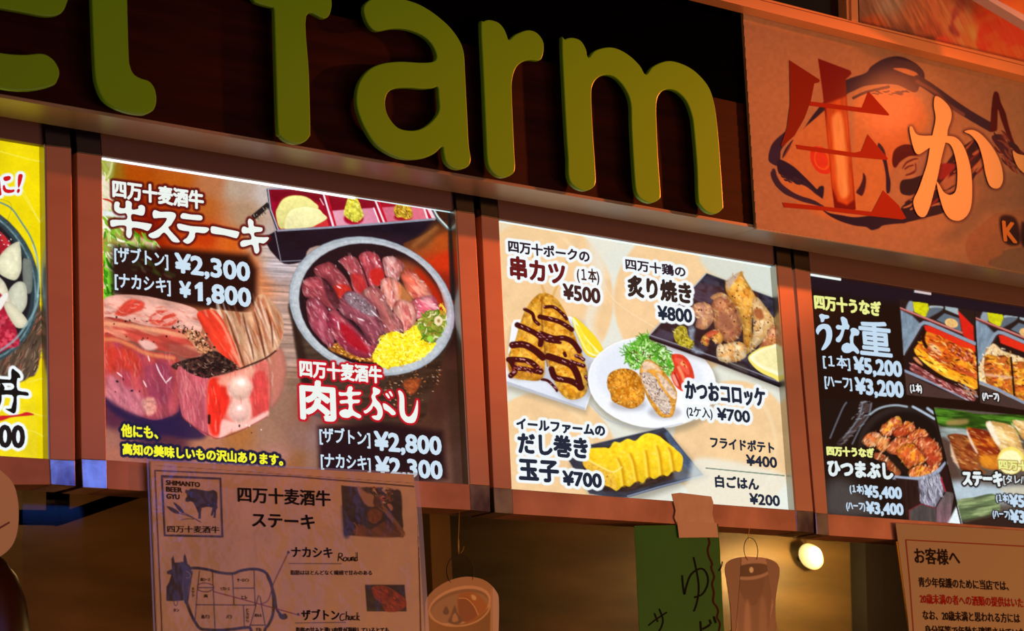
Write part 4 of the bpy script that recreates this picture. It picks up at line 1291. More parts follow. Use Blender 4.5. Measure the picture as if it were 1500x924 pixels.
t3('串カツ', 748, 827, 375, 407, MR, 1.5, s=.135)
t3('(１本)', 845.5, 877.5, 394, 413.5, BR, .5, r='(', s=.125)
t3('¥500', 825.5, 878.5, 416.5, 437.5, BR, 1.2, r='0', s=.125)
t3('四万十鶏の', 916.7, 1003.6, 378.5, 394, BK, .65, s=.14)
t3('炙り焼き', 920, 1012, 403, 433, '#3a2822', 1.5, s=.13)
t3('¥800', 964, 1013, 448.5, 467.5, NB, 1.0, r='0', s=.10)
t3('かつおコロッケ', 1004, 1120, 557.5, 584, NB, 1.3, s=.10)
t3('(2ケ入)', 1006, 1043.5, 596.5, 612, NB, .4, r='(', s=.09)
t3('¥700', 1051, 1098, 598, 614.5, NB, .9, r='0', s=.09)
t3('イールファームの', 757, 885.6, 612.5, 628, NB, 1.0, s=.085)
t3('だし巻き', 759.6, 860, 633, 663, NB, 1.6, s=.085)
t3('玉子', 761, 817.5, 673, 702.5, NB, 1.7, s=.06)
t3('¥700', 825, 880.5, 690.5, 710, NB, 1.3, r='0', s=.07)
t3('フライドポテト', 1041, 1133.5, 639, 655, NB, .8, (), s=.095)
t3('¥400', 1093.5, 1137.6, 666.5, 681.5, NB, .8, (), '0', s=.08)
t3('白ごはん', 1048, 1111, 696, 713, NB, .9, (), s=.075)
t3('¥200', 1098.4, 1141.8, 723, 738, NB, .8, (), '0', s=.07)
G.build('menu_print', [(728.5, 317), (1160, 388), (1170, 750), (747, 722)], PY, M_PRINT, U3)
# ------------------------------------------------------------------ print: eel menu on black (continues past the photo's edge)
E4 = Canvas(1180, 394, 1560, 784, 1.0)
E4.C[:] = srgb('#1d0f0c')
Kf, Lf, Mf, Nf = (1170, 380, 4.2), (1310, 410, 4.62), (1190, 570, 4.62), (1350, 590, 4.86)
E4.frame()
E4.poly([(1186, 396), (1560, 452), (1560, 475), (1400, 455), (1186, 425)], '#1e1624', soft=8, a=.8)
def eelbox(ox, right, cut):
    E4.frame(1310 + ox, 410 + cut, 4.62)
    q = [(35, 130), (540, 205), (right, 800), (80, 790)]
    c0 = E4.C.copy()
    E4.poly([(35, 130), (540, 200), (570, 820), (80, 785)], '#2a1c1a', sm=0, soft=.7)
    E4.poly([(40, 200), (60, 500), (180, 300), (120, 240)], '#7a8c9c', sm=0, soft=2, n=(.2, 4, 3, 100))
    E4.poly([(100, 145), (125, 148), (130, 215), (80, 200)], '#8a96a0', soft=1.5)
    E4.poly([(125, 148), (225, 152), (245, 230), (205, 252), (135, 215)], '#c8c414', sm=0, n=(.12, 4), soft=.8)
    E4.poly([(240, 175), (330, 180), (310, 200), (250, 200)], '#a8b4b8', soft=1)
    E4.poly([(245, 190), (330, 195), (235, 255), (215, 250)], '#5c6670', soft=1.5)
    E4.poly([(345, 178), (430, 190), (440, 240), (345, 200)], '#9aaab0', sm=0, soft=1)
    E4.poly([(285, 270), (340, 225), (440, 260), (455, 350)], '#5f6c78', sm=0, soft=1)
    E4.ell(387, 292, 44, 32, '#dcb070', k=300, n=(.15, 3))
    E4.poly([(430, 205), (535, 310), (540, 425), (465, 375)], '#d02418', sm=0, soft=1)
    E4.line([(35, 190), (250, 275), (455, 358)], 3.6, '#c07870', sm=0)
    E4.line([(38, 196), (250, 283), (455, 366)], 1.4, '#6a2420', sm=0)
    # box
    E4.poly([(60, 500), (180, 290), (230, 285), (560, 430), (570, 820), (440, 785), (70, 620)], '#241414', sm=0, soft=1)
    E4.line([(62, 498), (175, 305), (200, 288), (235, 295), (545, 430)], 5, '#8794a4', sm=0)
    E4.line([(75, 500), (195, 310)], 2, '#3a2a2c', sm=0)
    E4.poly([(202, 308), (235, 308), (548, 445), (550, 490), (215, 362)], '#d42a1a', sm=0, soft=1, g=(0, '#e03818'))
    E4.poly([(70, 625), (300, 735), (530, 825), (300, 810), (85, 785)], '#4a3430', sm=0, soft=1)
    E4.line([(72, 615), (250, 690), (520, 818)], 4, '#8a93a8', sm=0)
    return c0
def clipq(c0, q):
    sl = E4.win(np.array(q, float), 2)
    m = np.zeros(E4.X.shape)
    if sl is not None: m[sl] = 1 - sstep(-.6, .6, E4.sd(np.array(q, float), sl))
    m = m[..., None]
    E4.C = c0 * (1 - m) + E4.C * m
c0 = eelbox(0, 0, 0)
EE = ['#f4a828', '#8a2c10', '#f8c850', '#5a1a0c', '#e06818', '#c84818', '#fce090', '#3a120a']
e1 = [(215, 350), (330, 390), (450, 450), (545, 500), (552, 735), (440, 690), (340, 650), (220, 570), (145, 500), (140, 460), (190, 400)]
E4.poly(e1, '#c8581c', n=(.3, 5), n2=('#e88c24', 8, .5, 3, 28), soft=1)
E4.poly([(145, 470), (200, 480), (350, 590), (550, 680), (552, 738), (440, 692), (340, 655), (220, 575), (150, 505)], '#ec9c20', n=(.25, 4, 4, 28), n2=('#f8c848', 6, .55, 4, 28))
E4.poly([(215, 440), (280, 480), (340, 540), (540, 640), (545, 660), (340, 570), (240, 500)], '#a8442c', soft=2.5, n=(.3, 3, 4, 28), a=.8)
E4.poly([(240, 430), (290, 450), (320, 500), (260, 480)], '#f0c8a0', soft=2.5, a=.8)
E4.strokes(e1, 130, 8, 1.8, EE, 28, 22, 81, a=.75)
E4.strokes([(340, 420), (540, 500), (545, 580), (400, 500)], 60, 5, 1.6, ['#7a2018', '#b84838', '#f0b098', '#5a1410'], 60, 40, 82, a=.7)
E4.poly([(130, 530), (150, 525), (190, 570), (180, 585)], '#d88a5c', soft=1.5)
e2 = [(110, 580), (130, 560), (220, 620), (360, 690), (500, 730), (550, 780), (530, 820), (420, 770), (200, 660), (110, 610)]
E4.poly(e2, '#8a4644', n=(.3, 3, 4, 28)); E4.strokes(e2, 90, 8, 1.5, ['#d8a09c', '#4a1818', '#b8605c', '#e8c0b8', '#6a2c2c'], 28, 20, 83, a=.8)
E4.line([(130, 555), (230, 610), (330, 670), (430, 720), (530, 750)], 3, '#2a0e0a', soft=1.4)
E4.line([(205, 350), (195, 400), (215, 450)], 5, '#2a0e0a', soft=1.4)
E4.strokes([(450, 710), (560, 760), (550, 810), (480, 760)], 24, 8, 2, ['#c8a080', '#5a3020', '#8a8c94', '#a87050'], 40, 20, 84)
QA = [(1317.5, 438), (1427.5, 455), (1433, 588), (1327.5, 578)]
clipq(c0, QA)
c1 = E4.C.copy()
eelbox(109, 0, 14)
E4.frame(1310, 410, 4.62)
E4.poly([(560, 690), (650, 440), (740, 480), (878, 530), (960, 570), (960, 830), (800, 800)], '#e8c898', n=(.2, 4), soft=1.5)
E4.strokes([(570, 560), (650, 440), (900, 540), (960, 600), (600, 700)], 80, 4, 1.6, ['#fbecd0', '#c89a5c', '#e8d4a8', '#a87434'], 60, 60, 85)
for q_ in ([(615, 515), (700, 515), (780, 520), (805, 700), (808, 780), (700, 730), (622, 690)], [(800, 560), (960, 590), (960, 830), (815, 790), (812, 700)]):
    E4.poly(q_, '#c8682a', n=(.3, 5), n2=('#f0a030', 8, .52), dark=.3)
    E4.strokes(q_, 70, 7, 1.8, EE, 12, 30, 86, a=.7)
E4.line([(790, 525), (800, 640), (812, 780)], 3, '#2a100a')
E4.line([(620, 640), (700, 650), (790, 660)], 4, '#e8c0a8', soft=2, a=.7)
E4.line([(575, 690), (700, 740), (878, 830)], 4, '#8a93a8', sm=0)
E4.poly([(578, 705), (700, 752), (878, 845), (878, 860), (580, 830)], '#463430', sm=0, soft=1)
clipq(c1, [(1428.5, 455), (1560, 474), (1560, 610), (1436, 590)])
# hitsumabushi picture
c2 = E4.C.copy()
E4.frame(*Mf)
E4.poly([(50, 60), (820, 110), (1060, 930), (90, 930)], '#1c1210', sm=0, soft=1)
E4.poly([(100, 640), (250, 620), (420, 840), (100, 860)], '#54504e', soft=16, a=.8)
E4.poly([(330, 80), (400, 90), (380, 170), (330, 240), (280, 300), (200, 380), (170, 360), (250, 270), (300, 190)], '#4a3c3a', soft=2, n=(.3, 4, 3, -55))
E4.strokes([(330, 90), (400, 95), (340, 240), (220, 370), (180, 350)], 34, 9, 1.6, ['#8a8c94', '#1a1010', '#6a6268'], -30, 20, 87)
for l_ in ([(340, 95), (310, 200), (210, 330)], [(400, 95), (380, 180), (330, 250), (270, 370)], [(230, 90), (200, 140), (120, 330)]):
    E4.line(l_, 2, '#7c8490', soft=1.2, a=.8)
E4.ell(600, 360, 290, 250, '#2c2422', k=-6000, soft=2)
E4.ell(605, 375, 262, 225, '#171010', k=-6000, soft=5)
E4.line([(390, 170), (440, 135), (500, 115), (570, 108), (640, 118)], 3, '#98a4ac', soft=1)
E4.line([(680, 118), (740, 150), (825, 200)], 3.5, '#aab8c8', soft=1)
E4.line([(780, 130), (820, 160)], 4, '#aab8c8', soft=1.5)
EP = ['#f0b878', '#a83c1c', '#f8d8b0', '#d86838', '#7a2410', '#e89050']
def eel(pts, col, seed, c2='#e0783c', nn=36, ang=-60):
    E4.poly(pts, col, n=(.2, 5), n2=(c2, 7, .55), dark=.35, soft=.8)
    E4.strokes(pts, nn, 7, 1.5, EP, ang, 20, seed, a=.7)
eel([(345, 350), (370, 305), (420, 288), (470, 310), (460, 350), (420, 385), (370, 388)], '#dc9468', 90)
eel([(425, 345), (470, 320), (520, 340), (510, 385), (480, 425), (440, 400)], '#e8a058', 91)
eel([(415, 430), (480, 440), (540, 490), (600, 560), (560, 590), (470, 490), (420, 470)], '#b0623c', 92)
eel([(455, 275), (500, 225), (550, 190), (590, 185), (608, 240), (560, 280), (520, 320), (475, 310)], '#c85c34', 93, '#f0a83c')
eel([(545, 285), (600, 240), (650, 215), (700, 270), (660, 300), (600, 325), (560, 320)], '#c04a28', 94, '#f0903c')
eel([(640, 320), (700, 275), (750, 270), (785, 310), (720, 340), (680, 360)], '#c05030', 95)
eel([(500, 390), (560, 335), (620, 325), (680, 350), (640, 400), (560, 440), (510, 430)], '#d06c44', 96)
eel([(560, 420), (620, 370), (690, 370), (740, 420), (770, 470), (750, 500), (680, 520), (650, 540), (600, 480)], '#d86430', 97, '#f89c28', 50)
eel([(680, 350), (760, 320), (820, 340), (860, 390), (880, 460), (860, 510), (800, 540), (750, 450)], '#b84428', 98, '#d8784c', 60)
eel([(645, 570), (680, 530), (740, 510), (790, 530), (810, 565), (770, 590), (690, 596)], '#e07034', 99, '#f8a840', 34)
eel([(740, 500), (790, 530), (850, 510), (850, 545), (810, 560), (770, 540)], '#a83a28', 100)
E4.poly([(490, 420), (540, 440), (600, 500), (650, 545), (640, 580), (560, 520)], '#241814', soft=2.5, a=.8)
E4.line([(545, 595), (640, 605), (720, 605), (800, 585), (860, 545), (905, 500)], 6, '#98a2b8', soft=1.2)
E4.poly([(560, 600), (720, 615), (740, 770), (650, 830), (640, 890), (600, 700)], '#2c1a18', sm=0, soft=1, n=(.3, 3, 8, 88))
E4.poly([(715, 612), (860, 570), (893, 690), (830, 800), (790, 795), (735, 770)], '#7f7c8c', sm=0, soft=1, n=(.3, 3, 6, 80))
E4.strokes([(720, 620), (860, 580), (890, 690), (830, 795), (740, 765)], 80, 12, 1.1, ['#c8c8d4', '#4a4650', '#a0a0b0'], 80, 20, 101)
E4.poly([(865, 560), (905, 500), (948, 695), (900, 692)], '#2a1416', sm=0, soft=1)
E4.line([(870, 600), (900, 690)], 2, '#b02838', sm=0)
E4.poly([(655, 820), (735, 775), (835, 805), (840, 900), (655, 900)], '#4c4644', sm=0, soft=1, n=(.25, 3, 7, 88))
E4.poly([(838, 800), (905, 692), (960, 700), (930, 905), (840, 905)], '#5a5250', sm=0, soft=1, n=(.25, 3, 7, 88), g=(90, '#8a6470'))
E4.line([(655, 900), (655, 820), (735, 775), (835, 805)], 1.4, '#7a2a30', sm=0)
E4.poly([(985, 770), (1050, 930), (905, 930)], '#dfe9ec', sm=0, soft=2)
q2 = [(1199, 581), (1371, 596), (1393, 680), (1412, 772), (1206, 757)]
clipq(c2, q2)
# white-grilled steak picture
c3 = E4.C.copy()
E4.frame(*Nf)
E4.poly([(85, 30), (900, 80), (900, 950), (290, 870)], '#5a5048', sm=0, soft=1)
E4.poly([(85, 40), (300, 60), (430, 80), (900, 95), (900, 250), (500, 190), (200, 180), (110, 140)], '#4c7a24', n=(.45, 4, 6, 6), n2=('#2a4a14', 6, .5, 6, 6))
E4.poly([(190, 125), (320, 115), (320, 150), (190, 160)], '#a88450', soft=3, a=.8)
E4.poly([(110, 180), (320, 190), (330, 250), (200, 280), (120, 260)], '#8f9a98', soft=4, n=(.3, 6, 3, 5))
E4.poly([(110, 260), (200, 270), (260, 480), (300, 600), (220, 560), (150, 400)], '#544038', soft=4)
E4.poly([(220, 560), (540, 590), (900, 600), (900, 700), (250, 700)], '#aebec8', soft=8)
E4.poly([(250, 705), (380, 670), (520, 650), (560, 760), (500, 830), (290, 845)], '#5a6a48', n=(.35, 4, 8, -8), n2=('#8a9a6c', 5, .55, 8, -8))
E4.poly([(280, 850), (560, 790), (900, 800), (900, 950), (300, 900)], '#30221e', soft=5)
E4.poly([(590, 600), (900, 600), (900, 680), (600, 640)], '#c8bc9c', soft=4, a=.7)
def fil(pts, col, seed, c2, pal):
    E4.poly(pts, col, n=(.16, 6, 3, 30), n2=(c2, 9, .52, 3, 25), dark=.18, soft=.9)
    E4.strokes(pts, 50, 9, 2, pal, 28, 15, seed, a=.5, soft=1)
BRW = ['#f0c080', '#7a3010', '#e8a048', '#a85020', '#5a2410']
CRM = ['#f8ecc8', '#d8b070', '#fff8e0', '#c89850']
fil([(185, 230), (260, 220), (345, 245), (400, 330), (415, 450), (460, 500), (300, 480), (255, 440), (215, 380), (205, 280)], '#a0582c', 111, '#7a3018', BRW)
fil([(322, 185), (350, 175), (480, 210), (550, 320), (560, 350), (545, 470), (430, 450), (400, 380), (350, 270)], '#c8661c', 112, '#8a2c14', BRW)
E4.poly([(430, 380), (545, 380), (545, 470), (430, 455)], '#e89a2c', soft=3, a=.7)
fil([(458, 150), (490, 130), (640, 160), (690, 230), (720, 320), (740, 400), (600, 380), (550, 320), (500, 240)], '#ecca8c', 113, '#dca860', CRM)
fil([(645, 130), (700, 125), (900, 150), (900, 300), (740, 270), (690, 210)], '#e8c07c', 114, '#d09850', CRM)
E4.poly([(458, 155), (490, 130), (520, 200), (560, 290), (530, 290), (480, 200)], '#f6ead8', soft=2, a=.8)
E4.poly([(205, 290), (240, 380), (270, 460), (255, 450), (215, 385)], '#e8d0b8', soft=2, a=.8)
E4.poly([(322, 185), (350, 250), (400, 350), (385, 350), (335, 260)], '#f0dcc8', soft=1.5, a=.8)
E4.ell(635, 410, 96, 98, '#ecd468', soft=1)
E4.ell(632, 420, 84, 84, '#f4ecb4', soft=2)
clipq(c3, [(1368, 596), (1560, 614), (1560, 790), (1412, 777)])
E4.frame()
E4.line([(1366.5, 596), (1410, 776)], 2, '#1a0e0c', sm=0)
E4.grain(.05, 2.4)
E4.C = np.clip((E4.C - .4) * 1.1 + .41, 0, 1)
YL, BL = '#eef090', '#c6dcf0'
BK4 = '#140a08'
t4 = lambda b, x0, x1, y0, y1, c, bo=.9, h=(), r=None, s=None: text(E4, b, x0, x1, y0, y1, c, TXY, U4, bo, h, ref=r, slope=s)
t4('四万十うなぎ', 1193.5, 1290, 431.5, 452, YL, 1.1, s=.115)
una = [
    [(125, 345), (140, 334), (160, 340), (182, 344), (188, 356), (176, 364), (160, 366), (154, 382), (138, 384), (134, 366)],
    [(106, 438), (120, 408), (150, 396), (184, 402), (202, 430), (206, 470), (196, 510), (170, 545), (148, 558), (140, 550), (160, 510), (170, 470), (166, 436), (150, 426), (128, 446), (118, 462)],
    [(258, 360), (274, 352), (296, 368), (304, 396), (312, 408), (306, 430), (284, 430), (272, 470), (254, 506), (232, 504), (230, 486), (252, 462), (262, 432), (240, 430), (228, 416), (240, 402), (266, 404)],
    [(318, 430), (340, 420), (372, 440), (366, 466), (340, 470), (336, 500), (340, 520), (366, 552), (372, 572), (360, 580), (336, 562), (310, 574), (280, 572), (264, 552), (270, 526), (296, 512), (316, 516), (314, 480), (322, 452)],
]
brush(E4, una, BL, TXY, U4, (), Kf)
t4('重', 1259.5, 1304.5, 469, 518, BL, 1.35, s=.1)
t4('[１本]', 1206, 1245, 521.5, 539, BL, .5, r='[', s=.10)
t4('¥5,200', 1251.5, 1320, 523.5, 545, BL, 1.35, r='0', s=.095)
t4('[ハーフ]', 1208.5, 1247.5, 551.5, 569, BL, .6, r='[', s=.09)
t4('¥3,200', 1253.5, 1322.5, 554, 576, BL, 1.35, r='0', s=.085)
t4('四万十うなぎ', 1211.5, 1280, 653.5, 666.5, YL, .9, [(BK4, 1.6, 1)], s=.05)
t4('ひつまぶし', 1213.5, 1307, 674, 696, '#e4eef0', 1.5, [(BK4, 1.8, 1.2)], s=.055)
t4('(１本)', 1245, 1265, 711, 723, BL, .5, r='(', s=.05)
t4('¥5,400', 1267, 1320, 711.5, 727.5, BL, 1.1, r='0', s=.05)
t4('(ハーフ)', 1240, 1267, 736, 748, BL, .5, r='(', s=.04)
t4('¥3,400', 1269.5, 1322.5, 735.5, 751.5, BL, 1.1, r='0', s=.05)
t4('(１本)', 1333.5, 1350, 563.5, 575.5, '#eef2f2', .5, [(BK4, 1.6, .8)], r='(', s=.05)
t4('(ハーフ)', 1439.5, 1463, 575.5, 586.5, '#eef2f2', .6, [(BK4, 1.6, .8)], r='(', s=.05)
t4('四万十うなぎ', 1463.5, 1548, 673.5, 686.5, YL, .8, [('#b08a40', 1.2, 1)], s=.06)
t4('ステーキ', 1410.7, 1467.5, 690, 710, '#e8f0f2', 1.4, [(BK4, 2.2, 1)], s=.03)
t4('[タレ/白焼]', 1470, 1524, 697, 710, '#d8e0e4', .3, [(BK4, 1.4, 1)], r='[', s=.03)
t4('(１本)', 1459.5, 1478, 724.5, 736, BL, .5, [(BK4, 1.4, 1)], r='(', s=.05)
t4('¥5,200', 1479.5, 1536, 725, 741.5, BL, 1.1, [(BK4, 1.4, 1)], r='0', s=.05)
t4('(ハーフ)', 1454.5, 1479, 748, 759.5, BL, .5, [(BK4, 1.4, 1)], r='(', s=.05)
t4('¥3,200', 1480.5, 1537, 747.5, 764.5, BL, 1.1, [(BK4, 1.4, 1)], r='0', s=.05)
E4.build('menu_print', [(1182, 394), (1555, 452), (1555, 780), (1208, 757)], PY, M_PRINT, U4)
# rest of the film outside the photo
slab('menu_print', [(1554, 440), (c4TR[0] + 6, c4TR[1] - 6), (c4BR[0] + 6, c4BR[1] + 6), (1554, 786)], PY, PY + 0.002, mat('dark_film_rest', '#050505', 0.3, emit='#1d0f0c', col2=None), U4)

# ------------------------------------------------------------------ print: yellow menu, left edge
Y1 = Canvas(-160, 170, 80, 680, 1.0)
Y1.C[:] = srgb('#f4dc08')
Y1.C *= (1 + .16 * (fbm(Y1.X, Y1.Y, 26, 8) - .5))[..., None]
Y1.frame()
for l_ in ([(20, 250), (45, 300), (66, 340)], [(30, 280), (62, 330)], [(-40, 210), (30, 230), (66, 238)], [(40, 560), (70, 552)], [(0, 650), (40, 630), (72, 645)], [(30, 600), (72, 612)]):
    Y1.line(l_, 1.4, '#fbf070', soft=1, a=.7)
Y1.frame(0, 190, 3.554)
# bowl
Y1.ell(-190, 800, 400, 440, '#39444c', k=20000, soft=1.2, n=(.3, 3))
Y1.poly([(200, 900), (222, 1080), (190, 1260), (150, 1290), (90, 1320), (-200, 1420), (-400, 1300), (-300, 1200), (0, 1150), (120, 1040)], '#5c4838', soft=1.5, n=(.35, 3, 6, 115))
Y1.strokes([(196, 880), (224, 1080), (190, 1260), (40, 1300), (-100, 1250), (120, 1080)], 120, 13, 1.1, ['#a88a6c', '#2c1c18', '#c8a888', '#7a5440', '#b85a48'], 118, 12, 121)
Y1.ell(-190, 800, 394, 434, '#3a5056', k=20000, soft=1.2, n=(.35, 4))
Y1.ell(-190, 800, 380, 418, '#6f8f94', k=20000, soft=1.2, n=(.3, 4))
Y1.ell(-192, 799, 374, 410, '#2c3c42', k=20000, soft=1.5)
Y1.ell(-200, 795, 360, 395, '#1c1a20', k=20000, soft=2)
Y1.poly([(-200, 640), (-60, 560), (10, 545), (50, 590), (30, 640), (-20, 700), (-100, 760)], '#a01828', soft=1.5, n=(.2, 5), n2=('#d03a40', 7, .55))
Y1.poly([(0, 530), (45, 580), (55, 600), (20, 600)], '#c82c34', soft=1.5)
GA = [[(-20, 690), (30, 620), (90, 583), (105, 600), (112, 680), (108, 740), (80, 782), (30, 770), (-10, 740)],
      [(118, 680), (140, 670), (162, 680), (170, 760), (165, 840), (140, 850), (120, 790)],
      [(50, 830), (90, 792), (130, 800), (142, 860), (135, 920), (100, 960), (60, 930), (40, 880)],
      [(-30, 760), (20, 790), (50, 860), (70, 930), (110, 1000), (120, 1030), (70, 1020), (20, 950), (-30, 880)]]
for k_, (q_, c_) in enumerate(zip(GA, ('#f0ecc8', '#7a8078', '#d8d8c0', '#f4ead0'))):
    Y1.poly(q_, c_, dark=.18, n=(.08, 6), soft=.8)
Y1.poly([(-60, 840), (10, 860), (60, 960), (90, 1060), (100, 1120), (40, 1140), (-60, 1160)], '#a81c34', soft=1.2, n=(.25, 5), n2=('#d8465a', 6, .55))
Y1.poly([(-20, 900), (30, 850), (40, 870), (0, 940)], '#f4f0e8', soft=1)
Y1.poly([(20, 910), (60, 900), (135, 980), (140, 1020), (90, 1030), (50, 980)], '#ece4c4', soft=.8, dark=.15)
Y1.specks([(0, 540), (60, 560), (50, 600), (0, 600)], 6, .6, 1, ['#f4f4f0'], 3)
Y1.line([(0, 1150), (80, 1090), (140, 1010), (185, 930), (200, 860)], 3, '#8fb0b4', soft=1, a=.8)
Y1.line([(0, 565), (60, 400), (0, 360)], .1, '#39444c')
Y1.line([(0, 378), (60, 410), (110, 480), (160, 560), (190, 650), (200, 760), (190, 880)], 2.2, '#5f8c90', soft=1)
Y1.line([(170, 600), (196, 680), (205, 780), (195, 870)], 1.6, '#c8dce0', soft=1, a=.8)
WHH = [('#eef6fa', 4.2, 1.2)]
bang = [[(95, 238), (104, 230), (116, 232), (118, 244), (110, 276), (100, 300), (94, 298), (92, 270)], [(90, 312), (97, 306), (104, 312), (100, 326), (92, 330), (87, 322)]]
ni = [[(-10, 260), (0, 262), (4, 300), (8, 336), (-2, 342), (-10, 320), (-16, 290)], [(20, 246), (44, 240), (56, 246), (52, 260), (30, 268), (18, 260)], [(16, 290), (24, 288), (34, 308), (58, 312), (74, 310), (72, 324), (44, 330), (24, 324), (14, 308)]]
brush(Y1, bang + ni, '#d0181c', TXY, U1, WHH, (0, 190, 3.554))
don = [[(-60, 440), (30, 446), (56, 444), (58, 405), (66, 390), (80, 400), (96, 412), (106, 428), (104, 440), (90, 444), (92, 500), (140, 512), (150, 524), (142, 532), (92, 530), (88, 570), (84, 610), (72, 624), (54, 616), (28, 600), (50, 598), (60, 590), (62, 528), (-60, 532), (-60, 500), (60, 500), (58, 466), (-60, 470)],
       [(-40, 560), (-10, 540), (0, 470), (10, 468), (20, 480), (24, 496), (10, 520), (8, 560), (-10, 600), (-40, 610)]]
brush(Y1, don, '#1c1614', TXY, U1, [('#f4fbff', 4.5, 1.0)], (0, 430, 3.554))
Y1.frame(0, 430, 3.554)
Y1.poly([(-100, 660), (0, 636), (40, 634), (100, 628), (140, 616), (178, 630), (140, 636), (60, 644), (0, 662)], '#d01c20', soft=.8)
Y1.frame()
brush(Y1, don, '#1c1614', TXY, U1, (), (0, 430, 3.554))
Y1.grain(.03, 2)
text(Y1, '¥2,000', -70, 35, 621, 652, '#241c1c', TXY, U1, 1.9, [('#f4fbff', 4.2, 1.0)], ref='0', slope=.03)
Y1.build('menu_print', [(-160, 176), (80, 208), (80, 679), (-160, 667)], PY, M_PRINT, U1)
slab('menu_print', [(c1TL[0] - 6, c1TL[1] - 6), (-159, 176), (-159, 668), (c1BL[0] - 6, c1BL[1] + 6)], PY, PY + 0.002, mat('yellow_film_rest', '#0a0a0a', 0.3, emit='#f4dc08'), U1)
# ------------------------------------------------------------------ fish sign, right
SY = FY - 0.009
fs = thing('fish_sign', 'cream board with a brush-painted bonito and big red and orange characters', 'sign', P(1300, 380, SY))
sq = [(1088, 13), (1500, 115.5), (1560, 131), (1900, 218), (1900, 466), (1500, 399), (1108, 335)]
M_BOARD = mat('board_core', '#c9a888', 0.4)
slab('board', sq, SY, FY - 0.0012, M_BOARD, fs, 0.001)
F = Canvas(1084, 8, 1560, 412, 1.0)
F.C[:] = srgb('#b89a7c')
INDIGO = '#241c50'
F.frame(1320, 240, 5.133)
F.poly([(490, 570), (600, 460), (700, 380), (800, 360), (1300, 330), (1300, 900), (960, 800), (800, 640), (760, 680), (680, 770), (520, 740)], '#b08262', soft=1, a=.75)
F.poly([(680, 770), (760, 680), (820, 640), (1300, 600), (1300, 900)], '#85786c', soft=1.5, a=.75)
F.ell(592, 220, 42, 70, '#d8a07a', soft=2, a=.7)
F.ell(820, 220, 26, 38, '#d8a07a', soft=2, a=.7)
F.poly([(540, 100), (620, 60), (1200, 80), (1200, 340), (700, 360), (560, 460), (420, 560), (300, 560), (380, 480), (520, 340)], '#857a6e', soft=14, a=.75)
# fish, zoom of [1100,0,1500,250]
F.frame(1100, 0, 3.695)
F.poly([(170, 860), (230, 740), (290, 680), (390, 590), (430, 700), (430, 800), (545, 930), (560, 560), (600, 500), (760, 480), (900, 520), (960, 640), (900, 740), (760, 900), (740, 1100), (700, 1200), (400, 1180), (200, 1050), (150, 960)], '#e39a52', soft=5, a=.55)
F.poly([(600, 540), (740, 500), (880, 520), (930, 620), (880, 700), (800, 860), (740, 900), (690, 780), (640, 660)], '#d98a5a', soft=7, a=.5)  # painted patch for the lantern's reflection on the fish's head
F.poly([(290, 690), (330, 630), (400, 540), (420, 490), (520, 430), (620, 395), (650, 360), (720, 318), (800, 305), (880, 335), (930, 380), (940, 420), (920, 445), (890, 500), (800, 462), (720, 455), (620, 465), (560, 490), (520, 510), (500, 540), (420, 580), (350, 640), (290, 690)], INDIGO, soft=.8)
F.poly([(770, 370), (830, 370), (890, 390), (905, 412), (870, 410), (800, 385)], '#d9a070', soft=.8)
F.line([(555, 530), (620, 500), (700, 480), (745, 470)], 4, INDIGO)
F.strokes([(660, 500), (740, 490), (850, 490), (800, 520), (680, 520)], 14, 12, 2, [INDIGO], 5, 12, 4)
F.line([(900, 430), (980, 480), (1090, 560), (1180, 620), (1300, 690)], 13, '#3a2c50', taper=0)
F.line([(900, 440), (1000, 500), (1060, 560), (1150, 620)], 5, '#7a5a60', soft=1.5)
# snout and jaw
F.poly([(95, 850), (110, 800), (170, 735), (200, 700), (230, 690), (200, 760), (165, 810), (150, 870), (190, 900), (250, 950), (300, 980), (350, 1020), (380, 1060), (390, 1075), (350, 1050), (300, 1010), (230, 985), (180, 960), (150, 890), (112, 880)], '#352a58', soft=.8)
F.poly([(112, 925), (130, 915), (145, 960), (190, 1020), (270, 1060), (330, 1080), (400, 1120), (330, 1105), (260, 1085), (190, 1050), (130, 1000)], '#40305a', soft=.8)
F.frame(1100, 170, 4.864)
F.poly([(125, 290), (150, 200), (220, 130), (260, 110), (215, 220), (210, 300), (195, 355), (135, 330)], '#352a5c', soft=.8)
F.poly([(195, 310), (290, 350), (370, 420), (440, 490), (470, 520), (490, 500), (520, 505), (510, 585), (470, 550), (400, 480), (330, 440), (290, 430), (200, 410)], INDIGO, soft=.8)
F.strokes([(220, 420), (300, 430), (380, 480), (380, 495), (290, 480)], 10, 10, 2, [INDIGO], 20, 10, 5)
F.poly([(140, 400), (175, 395), (180, 440), (240, 500), (330, 560), (420, 590), (470, 610), (515, 650), (440, 620), (340, 590), (240, 555), (160, 470)], '#382c58', soft=.8)
F.poly([(500, 660), (560, 690), (640, 705), (740, 720), (850, 710), (960, 715), (1100, 690), (1100, 755), (1000, 770), (940, 780), (910, 800), (860, 812), (820, 790), (740, 780), (640, 750), (560, 710)], '#1c1648', soft=.8)
F.poly([(910, 190), (950, 240), (970, 330), (985, 420), (995, 470), (990, 540), (965, 540), (960, 420), (940, 320), (905, 240)], INDIGO, soft=.8)
F.poly([(800, 405), (820, 440), (815, 510), (795, 565), (770, 560), (750, 540), (775, 500), (795, 450)], '#401c40', soft=1)
F.line([(225, 300), (250, 240), (300, 170)], 3, INDIGO, taper=1)
F.line([(235, 290), (270, 230), (285, 200)], 2.4, '#7a4a50', taper=1)
# eye
F.poly([(430, 230), (480, 215), (540, 240), (560, 300), (565, 400), (510, 410), (460, 380), (425, 310)], '#dc4638', soft=.8)
F.ell(507, 310, 58, 74, '#e8843c', k=800, soft=.6)
F.ell(503, 310, 46, 62, '#e2503a', k=700, soft=.6)
